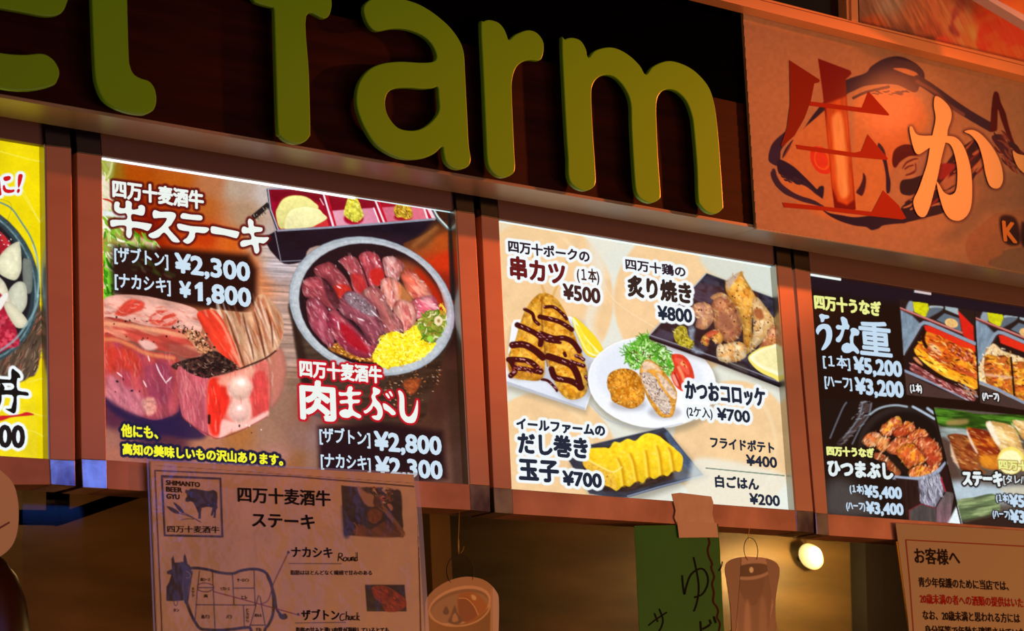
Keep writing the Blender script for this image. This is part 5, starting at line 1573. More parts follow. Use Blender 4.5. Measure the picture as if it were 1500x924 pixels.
# gill, fins, back half
F.frame(1300, 100, 5.775)
F.poly([(45, 820), (40, 760), (60, 690), (120, 650), (190, 645), (250, 680), (255, 735), (180, 745), (110, 790), (70, 840)], '#500c24', soft=.8)
F.line([(125, 850), (160, 800), (220, 770), (260, 765)], 3, '#6a3040', taper=1)
F.line([(150, 905), (200, 890), (240, 860), (235, 800)], 3.5, '#6a3040', taper=1)
F.line([(150, 850), (180, 830), (215, 820)], 2.5, '#6a3040')
F.poly([(250, 800), (380, 660), (400, 800), (330, 1000), (250, 960)], '#a08a86', soft=3, a=.8)
F.poly([(870, 470), (880, 330), (895, 220), (915, 195), (940, 215), (960, 290), (1000, 380), (1030, 500), (1080, 640), (1155, 720), (1155, 745), (1100, 735), (1050, 660), (1000, 540), (960, 430), (935, 350), (930, 480), (920, 530), (865, 530)], '#540e1e', soft=.8)
F.poly([(880, 580), (960, 560), (1010, 640), (1060, 760), (1155, 800), (1155, 850), (1030, 780), (940, 680)], '#4a2a48', soft=.8)
F.strokes([(880, 560), (1000, 560), (1155, 760), (1155, 860), (1000, 800)], 26, 22, 3, ['#6a2a3a', '#3a2440', '#8a5a5a'], 50, 10, 6)
# dark body bands behind the orange character
F.poly([(640, 660), (740, 600), (800, 620), (800, 760), (720, 900), (560, 1020), (430, 1100), (300, 1150), (200, 1180), (150, 1130), (300, 1050), (430, 900), (560, 720)], '#2e1838', soft=1)
F.strokes([(640, 700), (800, 640), (760, 860), (600, 1000), (440, 1080), (480, 900), (600, 740)], 30, 34, 4, ['#8a2a3a', '#c08a6a', '#3a2440', '#a86a5a'], -42, 8, 8)
F.frame(1320, 240, 5.133)
F.poly([(0, 130), (80, 110), (200, 80), (260, 150), (200, 240), (90, 240), (0, 220)], '#241438', soft=1)
F.poly([(0, 330), (90, 270), (200, 230), (420, 150), (560, 60), (540, 120), (440, 250), (330, 360), (180, 405), (60, 435), (0, 440)], '#1a1440', soft=.8)
F.strokes([(20, 280), (240, 200), (400, 150), (300, 300), (60, 320)], 16, 26, 4, ['#b58a72', '#8a2a3a', '#c89a78'], -25, 8, 9)
F.poly([(280, 10), (400, 0), (380, 60), (290, 120)], '#98293a', soft=2)
F.poly([(290, 150), (410, 80), (420, 130), (330, 200)], '#b38a74', soft=2)
# 'KA' lettering halo
F.poly([(745, 400), (840, 395), (885, 470), (890, 600), (800, 605), (755, 540)], '#2f1c2c', soft=3)
F.poly([(905, 450), (940, 440), (1100, 440), (1100, 640), (915, 620)], '#2f1c2c', soft=3)
F.frame()
F.grain(.05, 5)
RED, REDL = '#7c0603', '#c5451c'
M_fr = (1100, 0, 3.695)
# red character (first), strokes as outlines
sei = [
    [(208, 325), (368, 428), (374, 438), (366, 446), (343, 452), (325, 545), (290, 640), (235, 735), (168, 795), (163, 785), (195, 690), (212, 560), (210, 440)],
    [(363, 316), (538, 382), (545, 398), (535, 410), (513, 430), (520, 560), (536, 760), (548, 900), (568, 1130), (555, 1145), (500, 1140), (452, 1130), (437, 1010), (425, 860), (408, 690), (388, 500)],
    [(318, 548), (600, 582), (636, 492), (750, 620), (745, 626), (600, 608), (318, 572)],
    [(243, 782), (560, 826), (596, 818), (632, 726), (742, 858), (735, 866), (560, 850), (250, 806)],
    [(170, 1095), (420, 1120), (655, 1146), (690, 1080), (716, 1030), (800, 1110), (840, 1180), (820, 1188), (640, 1168), (400, 1140), (180, 1122)],
]
o_ = brush(F, [sei[0]], RED, SY - 0.0016, fs, (), M_fr, False, 'painted_character', 0)
o_ = brush(F, [sei[2], sei[3], sei[4]], '#a01a06', SY - 0.0012, fs, (), M_fr, False, 'painted_character', 0)
F.frame(*M_fr)
F.poly(sei[1], '#780603', sm=0, soft=.7)
qs_ = [(408, 560), (515, 520), (536, 760), (548, 900), (560, 1080), (520, 1110), (470, 1090), (437, 1010), (425, 860), (408, 690)]
F.poly(qs_, '#c8682c', sm=0, soft=2.5, n=(.2, 5, 6, 86))
F.poly([(440, 640), (490, 620), (515, 800), (525, 960), (530, 1050), (490, 1070), (465, 980), (450, 800)], '#ffe09a', soft=4, a=.85, n=(.15, 5, 6, 86))
F.frame()
ka = [
    # vertical + left leg
    [(1000, 520), (1045, 545), (1080, 590), (1085, 640), (1066, 700), (1062, 735), (1050, 780), (1030, 860), (1010, 960), (990, 1040), (968, 1120), (945, 1168), (915, 1172), (890, 1140), (880, 1085), (905, 1030), (930, 960), (955, 880), (970, 790), (985, 720), (1000, 640), (990, 570)],
    # crossbar and right hook
    [(858, 700), (872, 685), (895, 725), (940, 735), (1000, 732), (1060, 735), (1110, 745), (1150, 790), (1180, 870), (1195, 960), (1196, 1080), (1180, 1150), (1140, 1190), (1090, 1190), (1050, 1150), (1020, 1060), (1005, 985), (1020, 1000), (1045, 1040), (1080, 1055), (1110, 1030), (1118, 950), (1112, 880), (1090, 800), (1060, 772), (1000, 780), (950, 810), (905, 835), (880, 800)],
    # dot
    [(1155, 712), (1200, 703), (1250, 730), (1310, 800), (1350, 880), (1365, 960), (1350, 1010), (1320, 1020), (1290, 1000), (1270, 940), (1255, 860), (1230, 780), (1190, 730)],
]
brush(F, ka, '#ffe2a4', SY - 0.0026, fs, (('#4a2238', 3, 3, .55),), M_fr, False, 'painted_character')
brush(F, [[(1418, 815), (1440, 830), (1478, 840), (1560, 850), (1600, 900), (1560, 960), (1500, 950), (1450, 910), (1425, 860)]], '#f8d898', SY - 0.0026, fs, (('#4a2238', 3, 3, .5),), M_fr, False, 'painted_character')
for ch_, xk in zip('KATSUO', (1470, 1500, 1528, 1556, 1582, 1608)):
    text(None, ch_, xk, xk + 18, 324 + (xk - 1470) * .17, 352 + (xk - 1470) * .17, '#f0a050', SY - 0.0022, fs, 1.3, (), None, False)
brush(None, [], '#fff', SY, fs) if False else None
F.build('board_print', sq, SY - 0.0008, print_mat('glossy_board_print', False, 0.13, 0.0, spec=0.5), fs)
# ------------------------------------------------------------------ cattle poster, lower left
CY = -0.010
cs = thing('cattle_poster', 'laminated paper poster with a cattle diagram in a ruled frame', 'poster', P(420, 1200, CY))
cq = [(219, 674.5), (606, 695), (612, 760), (622, 924), (633, 1180), (240, 1200), (229, 924)]
slab('paper', cq, CY, CY + 0.0012, mat('poster_paper', '#dcc3a6', 0.5), cs)
K = Canvas(214, 668, 640, 1205, 1.0)
K.C[:] = srgb('#dfc3a4')
K.grain(.04, 30)
NAVY = '#171528'
INK = '#1a1420'
K.frame(210, 670, 6.818)
K.line([(2740, 292), (1500, 190), (115, 130), (140, 700), (180, 1600), (230, 3400)], 1.8, '#2a1218', sm=0)
K.line([(205, 203), (760, 208)], 0.1, INK)
for w_, a_ in ((2.6, 1),):
    K.line([(183, 185), (770, 210), (790, 790), (212, 778)], w_, INK, sm=0, closed=True)
K.line([(194, 198), (760, 220), (778, 780), (222, 768)], .7, '#6a5560', sm=0, closed=True)
K.frame()
K.line([(611, 708), (614, 830), (622, 1180)], 1.8, '#2a1218')
K.line([(228, 681.5), (612, 708)], 0.1, '#2a1218')
K.frame(210, 670, 6.818)
# bull
K.poly([(415, 345), (425, 318), (445, 328), (470, 312), (520, 312), (600, 328), (650, 335), (700, 322), (735, 345), (742, 400), (735, 470), (742, 500), (728, 520), (722, 600), (700, 602), (705, 540), (690, 580), (672, 578), (690, 500), (640, 490), (580, 505), (575, 570), (572, 610), (548, 612), (550, 560), (530, 510), (500, 450), (470, 435), (440, 445), (418, 435), (420, 410), (438, 385), (430, 360)], NAVY, sm=0, soft=.6)
K.poly([(232, 485), (290, 500), (340, 530), (358, 560), (310, 555), (265, 525)], '#33262c', soft=.6)
K.poly([(300, 448), (350, 475), (390, 520), (405, 555), (370, 545), (330, 500)], '#33262c', soft=.6)
K.line([(350, 555), (440, 580), (520, 615), (575, 645)], 1.0, '#33262c')
K.line([(400, 550), (470, 585), (560, 640)], 1.0, '#33262c')
K.line([(380, 622), (440, 612), (500, 615)], .9, '#33262c')
# photo 1
K.frame(410, 690, 6.818)
ph1 = [(612, 142), (1205, 205), (1235, 658), (640, 640)]
K.poly(ph1, '#150d0c', sm=0, soft=1)
K.poly([(620, 350), (640, 640), (690, 640), (660, 500)], '#1d2a5c', soft=4, a=.8)
K.poly([(770, 155), (820, 165), (930, 230), (945, 345), (870, 345), (800, 250)], '#b08a68', soft=1.5)
K.poly([(820, 165), (900, 160), (1130, 180), (1130, 300), (1030, 340), (940, 240), (850, 210)], '#7a5a44', soft=1.5, n2=('#1c1c28', 3, .5))
K.strokes([(880, 160), (1140, 180), (1140, 330), (1030, 320), (920, 220)], 26, 5, 2.2, ['#c84a20', '#d8b48a', '#1a1a24', '#8a3a1c', '#e0c8a0'], 30, 60, 3)
K.poly([(950, 250), (1010, 300), (1230, 580), (1235, 650), (1180, 640), (1060, 430), (940, 340)], '#8a6244', soft=1.5, n2=('#4a2c1c', 5, .5, 4, 50))
K.poly([(1040, 340), (1130, 390), (1225, 560), (1215, 440), (1190, 330), (1120, 300)], '#17100f', soft=2)
K.poly([(1130, 210), (1205, 206), (1215, 420), (1150, 390)], '#120c0c', soft=2)
K.poly([(1070, 330), (1110, 330), (1130, 370), (1110, 395)], '#c08a60', soft=1)
K.poly([(860, 440), (900, 385), (960, 375), (1020, 410), (1010, 480), (950, 530), (890, 520)], '#7a4418', soft=2, n=(.3, 3))
K.poly([(850, 440), (870, 420), (890, 500), (960, 530), (990, 500), (980, 540), (900, 560), (860, 510)], '#1a120c', soft=1)
K.poly([(770, 540), (830, 530), (900, 580), (990, 530), (1080, 500), (1200, 650), (760, 640)], '#6a3c1c', soft=2, n=(.4, 6, 3, 40))
K.line([(740, 515), (770, 560), (760, 640)], 1.6, '#9a6a44')
# photo 2
K.frame(410, 794, 6.818)
K.poly([(850, 425), (1245, 425), (1265, 690), (870, 690)], '#0d0a0c', sm=0, soft=1)
K.poly([(915, 460), (1000, 430), (1090, 450), (1200, 520), (1255, 570), (1255, 640), (1180, 690), (1060, 690), (1010, 620), (950, 560)], '#a2330f', soft=1, n=(.35, 4, 2, 35), n2=('#70200c', 4, .62, 3, 40))
K.strokes([(930, 470), (1090, 460), (1240, 600), (1100, 680), (1000, 600)], 26, 5, 1.2, ['#e06a28', '#4a1008', '#c84a1c'], 40, 20, 4)
# cattle diagram
K.frame(210, 790, 6.818)
K.poly([(280, 190), (300, 165), (312, 230), (370, 228), (400, 225), (402, 165), (415, 145), (430, 190), (440, 240), (470, 270), (420, 330), (390, 380), (402, 610), (300, 615), (228, 612), (232, 470), (260, 420), (280, 350), (240, 345), (235, 320), (285, 295)], '#151020', sm=0, soft=.7)
K.poly([(360, 235), (400, 230), (440, 270), (480, 310), (480, 350), (450, 520), (440, 640), (405, 610), (395, 430), (380, 320)], '#1e3478', soft=1)
K.line([(425, 315), (460, 335), (470, 360), (450, 385), (425, 380)], .8, '#c8b8c8')
K.line([(455, 290), (530, 285), (640, 300), (760, 330), (890, 340), (980, 310), (1090, 295), (1170, 305), (1230, 340), (1270, 420), (1290, 520), (1300, 640), (1290, 760), (1250, 850), (1215, 900), (1195, 1010)], 4.0, '#141c3c')
K.line([(430, 620), (470, 730), (520, 830), (570, 890), (640, 900), (760, 905), (900, 895), (1010, 880), (1070, 890), (1090, 1000)], 4.2, INK)
K.line([(1240, 370), (1275, 450), (1310, 560), (1330, 690), (1370, 750)], 3.6, INK)
K.poly([(1345, 720), (1380, 745), (1420, 740), (1440, 780), (1400, 800), (1360, 780)], INK, soft=.7)
K.line([(305, 615), (310, 650), (325, 660), (340, 640), (340, 615)], .9, INK)
for l_ in ([(490, 320), (465, 470), (440, 640)], [(560, 315), (540, 500), (515, 820)], [(690, 330), (705, 650), (715, 890)], [(890, 350), (905, 650)],
           [(1105, 310), (1115, 650)], [(905, 485), (1110, 485)], [(530, 652), (1120, 655)], [(1000, 655), (1010, 880)], [(1150, 560), (1065, 870)],
           [(1165, 570), (1215, 850)], [(1065, 855), (1220, 855)], [(555, 480), (690, 480)]):
    K.line(l_, 1.3, '#231a26', sm=0)
K.ell(620, 480, 85, 45, '#6a2a50', soft=.5, a=0)
K.line([(540, 480), (560, 445), (620, 435), (690, 455), (700, 490), (640, 522), (560, 510)], 1.3, '#5a2450', closed=True)
K.line([(700, 520), (1000, 600), (1500, 740), (1560, 758)], 1.4, '#7a2038', sm=0)
K.line([(1448, 130), (1380, 270), (1300, 440), (1250, 600), (1190, 640)], 1.4, '#6a2440')
K.ell(1448, 128, 14, 14, '#20205a', soft=.5)
K.frame(410, 794, 6.818)
K.ell(183, 720, 13, 13, '#20205a', soft=.5)
K.ell(86, 101, 10, 10, '#20205a', soft=.5)
K.line([(90, 212), (615, 214)], .9, INK)
K.line([(155, 806), (655, 800)], .9, INK)
K.frame()
TY = CY - 0.0014
tk = dict(lit=False)
text(None, 'SHIMANTO', 243.7, 293, 703, 710, '#33222a', TY, cs, .25, lit=False)
text(None, 'BEER', 244, 267, 712.7, 719.6, '#33222a', TY, cs, .3, lit=False)
text(None, 'GYU', 244.5, 263, 723, 730, '#33222a', TY, cs, .3, lit=False)
text(None, '四万十麦酒牛', 245.6, 321.5, 769.5, 779.5, '#33222a', TY, cs, .12, lit=False, slope=.015)
text(None, '四万十麦酒牛', 349, 484, 712.5, 735, NAVY, TY, cs, .55, lit=False, slope=.048)
text(None, 'ステーキ', 370, 460.6, 751, 771, NAVY, TY, cs, .65, lit=False, slope=.04)
text(None, 'ナカシキ', 427.6, 487, 801, 815.5, '#1c1f4a', TY, cs, .4, lit=False, slope=.02)
text(None, '脂肪はほとんどなく繊細で甘みのある', 426, 545, 835, 841.8, '#2a2048', TY, cs, .1, lit=False, slope=.003)
text(None, 'ザブトン', 442, 497, 892.5, 908, '#1a1834', TY, cs, .4, lit=False, slope=0)
text(None, '脂肪の甘みと濃い肉質が凝縮しているとても', 434, 570, 918.5, 928, '#1f1c3a', TY, cs, .2, lit=False, slope=.0)
for t_, x_, y_, w_, h_ in (('肩ロース', 294, 846, 14, 5), ('リブロース', 323.5, 859.5, 13, 5), ('サーロイン', 348, 847, 17, 5), ('ヒレ', 354.5, 872, 8, 5), ('肩バラ', 295.5, 900, 12, 6),
                           ('バラ', 332, 900, 8, 6), ('内もも', 373.5, 898.5, 10, 5), ('すね', 375, 919, 8, 5), ('タン', 254.5, 891, 8, 5), ('肩', 299, 870, 5, 5)):
    text(None, t_, x_, x_ + w_, y_, y_ + h_, INK, TY, cs, .1, lit=False, slope=0)
for k_, ch in enumerate('ネック'):
    text(None, ch, 281, 285, 860 + 5 * k_, 864.5 + 5 * k_, INK, TY, cs, .05, lit=False, slope=0)
for k_, ch in enumerate('ともばら'):
    text(None, ch, 361, 365, 891 + 5.2 * k_, 895.5 + 5.2 * k_, INK, TY, cs, .05, lit=False, slope=0)
HF = (410, 794, 6.818)
# handwritten notes: Round, Chuck
pen(None, [[(592, 110), (582, 190)], [(592, 110), (620, 112), (622, 140), (590, 148)], [(598, 148), (640, 188)],
           [(648, 150), (635, 175), (655, 188), (675, 165), (655, 148)], [(685, 150), (683, 180), (700, 185), (712, 150), (714, 185)],
           [(722, 150), (722, 188)], [(722, 160), (738, 148), (744, 188)], [(772, 150), (752, 160), (755, 188), (774, 180)], [(772, 100), (774, 188)]],
    1.15, '#120c10', TY, cs, HF)
pen(None, [[(648, 715), (618, 720), (602, 750), (615, 782), (650, 770)], [(668, 690), (662, 780)], [(664, 745), (682, 732), (686, 778)],
           [(700, 735), (700, 772), (716, 770), (722, 735), (726, 775)], [(757, 735), (738, 745), (742, 775), (762, 768)],
           [(778, 700), (772, 782)], [(798, 735), (776, 755), (800, 782)]], 1.15, '#141030', TY, cs, HF)
K.build('poster_print', [(220.5, 676), (605, 696), (611, 760), (621, 924), (631, 1178), (241, 1198), (230, 924)], CY - 0.0006,
        print_mat('laminated_poster', False, 0.5, 0.6, relief=0.45), cs)
fl = slab('laminate', [(215, 672), (613, 692), (619, 760), (629, 924), (640, 1190), (236, 1206), (225, 924)], CY + 0.0014, CY + 0.002, M_LAM, cs)
fl['label'] = 'clear laminate edge'

# ------------------------------------------------------------------ notice, lower right
NY = -0.010
ns_ = thing('notice_sheet', 'white notice sheet with a red ruled frame hanging at the lower right', 'notice', P(1450, 1150, NY))
nq = [(1312, 766), (1500, 777), (1600, 783), (1640, 1150), (1350, 1150), (1330, 905)]
slab('paper', nq, NY, NY + 0.0012, mat('notice_paper', '#ac9c7c', 0.55), ns_)
slab('bright_edge', [(1313.2, 793), (1315.5, 793), (1333.5, 924), (1340, 980), (1337, 980), (1331.5, 924)], NY + 0.0014, NY + 0.004, mat('yellow_edge', '#f0b020', 0.4), ns_)['label'] = 'yellow plastic edge'
slab('frame_line', [(1326, 789.6), (1500, 799), (1560, 802.3), (1560, 804.1), (1500, 800.8), (1328, 791.4), (1333.5, 850), (1352, 1100), (1350, 1100), (1331.8, 850)], NY - 0.0006, NY - 0.0002, mat('red_frame_ink', '#8c1a08', 0.55), ns_)
NT = NY - 0.0007
BRN = '#241008'
text(None, 'お客様へ', 1340, 1405.6, 802, 825, BRN, NT, ns_, .5, lit=False, slope=.045)
text(None, '青少年保護のために当店では、', 1345.8, 1477.5, 845, 859, BRN, NT, ns_, .35, lit=False, slope=.045)
text(None, '20歳未満の者への酒類の提供はいたしません。', 1348, 1541, 869.5, 883.5, '#a01808', NT, ns_, .35, lit=False, slope=.042)
text(None, 'なお、20歳未満と思われる方には', 1352, 1494, 893.5, 907.5, BRN, NT, ns_, .35, lit=False, slope=.035)
text(None, '身分証等で年齢を確認させていただきます。', 1355, 1545, 915.5, 930, BRN, NT, ns_, .35, lit=False, slope=.03)
# ------------------------------------------------------------------ upper advert frame, right
M_ORAIL = mat('orange_lit_profile', '#ffb478', 0.4, 0.1)
M_DGLASS = mat('dark_glass', '#0d0b10', 0.12)
AY = -0.16
adv = thing('advert_frame', 'metal framed advert window above the fish sign', 'frame', P(1350, 60, AY))
def tall(pts, k=-200):
    return pts
slab('rail', [(700, -92.5), (1113.5, 0), (1500, 96), (1850, 183), (1850, 200), (1500, 111), (1100, 11), (700, -89)], AY, FY - 0.0105, M_ORAIL, adv, 0.001)
slab('sill_strip', [(900, -63), (1128, -0.5), (1240.7, 28.4), (1500, 90.5), (1850, 174), (1850, 182), (1500, 95.2), (1113.5, -1), (900, -54)], AY + 0.004, FY - 0.0105, M_ORAIL, adv, 0.0006)
slab('mullion', [(1242, -230), (1251.5, -230), (1257.5, 32.5), (1247.5, 30)], AY + 0.001, FY - 0.0105, M_ORAIL, adv, 0.0006)
slab('glazing_bead', [(1233, -230), (1238, -230), (1245.5, 29), (1240.7, 28)], AY + 0.006, FY - 0.0105, M_ORAIL, adv)
slab('glazing_bead', [(1251.5, -230), (1253, -230), (1259, 32), (1257.5, 32)], AY + 0.006, FY - 0.0105, M_DGLASS, adv)
slab('dark_pane', [(900, -230), (1240, -230), (1243, 30), (1128, 1), (900, -58)], AY + 0.03, AY + 0.034, M_DGLASS, adv)
CP = Canvas(1250, -60, 1520, 100, 1.0)
CP.bg([(1262, 10, '#7a5a4a'), (1300, 5, '#8a7a6a'), (1340, 20, '#a06a4a'), (1280, 40, '#9a5030'), (1360, 45, '#a05a40'), (1390, 40, '#c88a58'),
       (1410, 10, '#b87a58'), (1430, 45, '#cc8a50'), (1432, 60, '#c88048'), (1440, 20, '#d04a30'), (1470, 50, '#d84a28'), (1500, 70, '#d85a30'),
       (1370, 60, '#c84a38'), (1330, 50, '#6a4a3a'), (1360, 52, '#4a3028'), (1400, -40, '#b87a58'), (1300, -40, '#8a7a6a'), (1480, -40, '#d04a30')], 4, 18)
CP.frame(1300, 0, 6.16)
CP.poly([(820, -300), (1500, -300), (1500, 560), (1200, 520), (820, 440), (830, 200)], '#cf4630', soft=3, n2=('#d85a30', 22, .5, 2, -30))
CP.poly([(600, 60), (640, 130), (600, 200), (650, 300), (640, 340), (600, 320), (555, 270), (570, 200)], '#7a3440', soft=4, a=.75)
CP.poly([(660, -60), (700, 20), (690, 110), (640, 90), (620, 30)], '#8a4a48', soft=5, a=.6)
CP.frame()
w = fbm(CP.X, CP.Y, 3.2, 4, 8, 62, 2)
CP.C *= (1.15 + 0.6 * w)[..., None]
CP.build('photo_print', [(1256, -60), (1520, -60), (1520, 95), (1500, 94), (1256, 33)], AY + 0.03, print_mat('photo_film', False, 0.5), adv)
slab('backing', [(1256, -60), (1520, -60), (1520, 95), (1256, 33)], AY + 0.031, AY + 0.04, M_BACK, adv)
# small tilted board with a white edge at the top right corner
M_WEDGE = mat('white_edge_trim', '#e9d6e6', 0.4)
M_REDP = mat('red_print', '#f0482a', 0.4, col2='#ff9440', scale=8)
tb = thing('hanging_board', 'red board with a white edge cutting across the top right corner', 'sign', P(1490, 0, AY - 0.12))
slab('edge_trim', [(1400, -30), (1446, -1), (1500, 31), (1560, 66), (1560, 57), (1500, 21), (1460, -1), (1414, -30)], AY - 0.14, AY - 0.11, M_WEDGE, tb, 0.001)
slab('board', [(1414, -30), (1560, 60), (1560, -30)], AY - 0.135, AY - 0.115, M_REDP, tb)

# ------------------------------------------------------------------ dark canopy material, not used by any object
M_CAN = mat('canopy_dark', '#241c18', 0.7)

# ------------------------------------------------------------------ kitchen things seen below the boxes
M_BLK = mat('black_metal', '#030303', 1.0, spec=0.0)
br = thing('shelf_bracket', 'black angled steel bar behind the left end of the counter opening', 'bracket', P(100, 740, 0.35))
def bar2(a, b, h, Y=0.35, name='bar'):
    ax, ay = a; bx, by = b
    n = np.array([-(by - ay), bx - ax], float); n /= np.linalg.norm(n); n *= h / 2
    return slab(name, [(ax + n[0], ay + n[1]), (bx + n[0], by + n[1]), (bx - n[0], by - n[1]), (ax - n[0], ay - n[1])], Y, Y + 0.03, M_BLK, br)
bar2((-20, 755), (96, 757), 19)
bar2((90, 760), (226, 713), 17, 0.349)
bar2((91, 700), (91, 752), 22, 0.352)
M_POST = mat('pale_post', '#b08a48', 0.5, col2='#a37d40', scale=5)
pz = P(646, 800, 0.9)
struct('wall', box('trim_1', pz[0] - 0.03, pz[0] + 0.03, 0.9, 0.94, 0, 3.3, M_POST))
# wall lamp with a glass shade
M_BULB = mat('lamp_glass_hot', '#ffffff', 0.3, emit='#fff6d8', strength=9.0)
M_SHADE = mat('lamp_glass_warm', '#ffe9a8', 0.3, emit='#ffdf8a', strength=1.05)
LYD = 1.305
lp = P(1188, 815, LYD)
lamp = thing('wall_lamp', 'glowing oval glass wall lamp on the brown steel wall', 'lamp', (lp[0], BY, lp[2]))
def ellipsoid(name, c, r, tilt, m, parent, n=20):
    V, F = [], []
    for i in range(n + 1):
        th = math.pi * i / n
        for j in range(n):
            ph = 2 * math.pi * j / n
            x, y, z = r[0] * math.sin(th) * math.cos(ph), r[1] * math.sin(th) * math.sin(ph), r[2] * math.cos(th)
            x, z = x * math.cos(tilt) + z * math.sin(tilt), -x * math.sin(tilt) + z * math.cos(tilt)
            V.append((c[0] + x, c[1] + y, c[2] + z))
    for i in range(n):
        for j in range(n):
            F.append([i * n + j, i * n + (j + 1) % n, (i + 1) * n + (j + 1) % n, (i + 1) * n + j])
    return obj(name, V, F, m, parent, True)
ellipsoid('shade', lp, (0.031, 0.031, 0.042), -0.85, M_SHADE, lamp)
ellipsoid('bulb', lp + np.array([-0.006, -0.022, 0.003]), (0.020, 0.015, 0.022), -0.6, M_BULB, lamp)
tube('stem', [(lp[0], LYD + 0.025, lp[2]), (lp[0], BY + 0.002, lp[2])], 0.008, M_BLK, lamp)
def point(name, loc, e, col, r=0.04):
    l = bpy.data.lights.new(name, 'POINT')
    l.energy = e; l.color = col; l.shadow_soft_size = r
    o = bpy.data.objects.new(name, l); COL.objects.link(o); o.location = tuple(loc)
    return o
point('wall_lamp_light', lp + np.array([-0.03, -0.16, -0.03]), 8.0, (1, .68, .24), 0.03)
point('kitchen_light', P(250, 690, 1.0), 0.5, (1, .6, .2), 0.04)

ac = slab('acrylic_guard', [(34, 700), (222, 700), (222, 1300), (38, 1300)], 0.10, 0.104, M_ACR)
tag(ac, 'clear acrylic sheet hanging behind the left menu boxes', 'guard')

# left cut-out card and dome lamp
M_CARD = mat('cream_card', '#e8c8a4', 0.5)
M_RED = mat('red_ink_line', '#7a1408', 0.5)
cd = thing('cutout_card', 'cream rounded cut-out card with a red line at the left edge', 'card', P(0, 820, -0.02))
slab('card_face', crom([(-60, 668), (-25, 668), (0, 688), (18, 706), (25.5, 728), (27.5, 755), (25, 780), (17, 800), (0, 815), (-25, 826), (-60, 830), (-75, 750)], 4), -0.03, -0.027, M_CARD, cd)
slab('printed_line', [(-20, 780), (0, 771.5), (14, 763.5), (14.5, 766), (0, 774.5), (-20, 783)], -0.0304, -0.030, M_RED, cd)
tube('hanging_string', [P(-25, 669, -0.0285), P(-26, 640, -0.0285), P(-26, 600, -0.001)], 0.0008, mat('string', '#d8b070', 0.7), cd)
M_DOME = mat('brown_dome', '#5a2c10', 0.3)
M_GOLD = mat('gold_rim', '#ffd890', 0.25, 1.0)
dm = thing('dome_lampshade', 'brown dome lampshade with a thin gold rim at the bottom left corner', 'lamp', P(-45, 1000, 0.02))
prof = [(0, 0.115), (0.03, 0.11), (0.058, 0.092), (0.08, 0.062), (0.094, 0.02), (0.1, -0.03), (0.102, -0.09)]
dc = P(-43, 900, 0.25)
V, F = [], []
ns = 40
for r_, z_ in prof:
    for k in range(ns):
        a_ = 2 * math.pi * k / ns
        V.append((dc[0] + r_ * math.cos(a_), dc[1] + r_ * math.sin(a_), dc[2] + z_))
for i in range(len(prof) - 1):
    for k in range(ns):
        F.append([i * ns + k, i * ns + (k + 1) % ns, (i + 1) * ns + (k + 1) % ns, (i + 1) * ns + k])
obj('shade', V, F, M_DOME, dm, True)
tube('gold_rim', [(dc[0] + 0.104 * math.cos(2 * math.pi * k / 32), dc[1] + 0.104 * math.sin(2 * math.pi * k / 32), dc[2] - 0.09) for k in range(32)], 0.003, M_GOLD, dm, closed=True)
tube('cord', [(dc[0], dc[1], dc[2] + 0.11), (dc[0], dc[1], 3.3)], 0.003, M_BLK, dm)

# ------------------------------------------------------------------ hanging glass cut-outs
def ribbon_ring(name, cx, cy, rx, ry, Y, r, m, parent, tilt=0.0):
    pts = []
    for k in range(28):
        t = 2 * math.pi * k / 28
        x, y = rx * math.cos(t), ry * math.sin(t)
        pts.append(P(cx + x * math.cos(tilt) - y * math.sin(tilt), cy + x * math.sin(tilt) + y * math.cos(tilt), Y + 0.004 * math.sin(t)))
    return tube(name, pts, r, m, parent, 6, True)
M_RING = mat('dark_ring', '#2a1a10', 0.35, 0.5)
M_STR = mat('gold_string', '#e8b848', 0.4, 0.3)
# beer glass
bg_ = thing('beer_glass_card', 'laminated cut-out of a beer glass hanging on a ring beside the cattle poster', 'card', P(676, 1100, 0.0))
CB = Canvas(612, 838, 745, 1110, 1.0)
CB.C[:] = srgb('#a8824e')
CB.frame(600, 730, 4.7625)
CB.poly([(130, 760), (600, 720), (560, 1800), (160, 1800)], '#8f6a28', sm=0, soft=1)
CB.poly([(130, 800), (570, 740), (555, 1200), (150, 1200)], '#9a7020', sm=0, soft=3, g=(0, '#7e5c1c'))
CB.ell(349, 745, 218, 138, '#cfa873', k=-9000)
CB.ell(347, 750, 205, 120, '#8c6c3e', k=-8200)
CB.ell(347, 762, 203, 108, '#a08050', k=-8000)
CB.poly([(350, 665), (430, 655), (500, 690), (540, 760), (480, 830), (400, 868), (350, 800), (335, 720)], '#a86a1c', soft=2)
CB.poly([(340, 700), (400, 690), (450, 740), (475, 810), (400, 860), (350, 830)], '#8a5414', soft=2)
CB.line([(345, 695), (400, 700), (450, 750), (478, 810)], 1.6, '#d8a85a')
CB.poly([(430, 672), (460, 680), (464, 705), (440, 705)], '#e0b878', soft=1)
CB.poly([(255, 750), (275, 790), (258, 812), (232, 795)], '#6a4e30', soft=1)
CB.poly([(315, 745), (335, 800), (370, 850), (330, 880), (270, 860), (290, 810)], '#6f5434', soft=1.5)
CB.poly([(300, 820), (320, 800), (340, 850), (300, 860)], '#b08c5c', soft=1)
CB.line([(142, 800), (180, 850), (260, 885), (380, 885), (480, 850), (545, 790), (560, 740)], 2.6, '#c9a26a')
CB.line([(575, 640), (572, 900), (560, 1500)], 4, '#b58f5e')
CB.frame()
CB.C *= 1.22
_out = crom([(623, 895), (628, 872), (648, 855), (672, 846), (692, 845), (712, 851), (727, 866), (731, 885), (729, 960), (722, 1085), (715, 1098), (645, 1098), (632, 1090), (626, 1000)], 3)
CB.build('card_print', _out, -0.0006, print_mat('laminated_card', False, 0.35, 0.3), bg_)
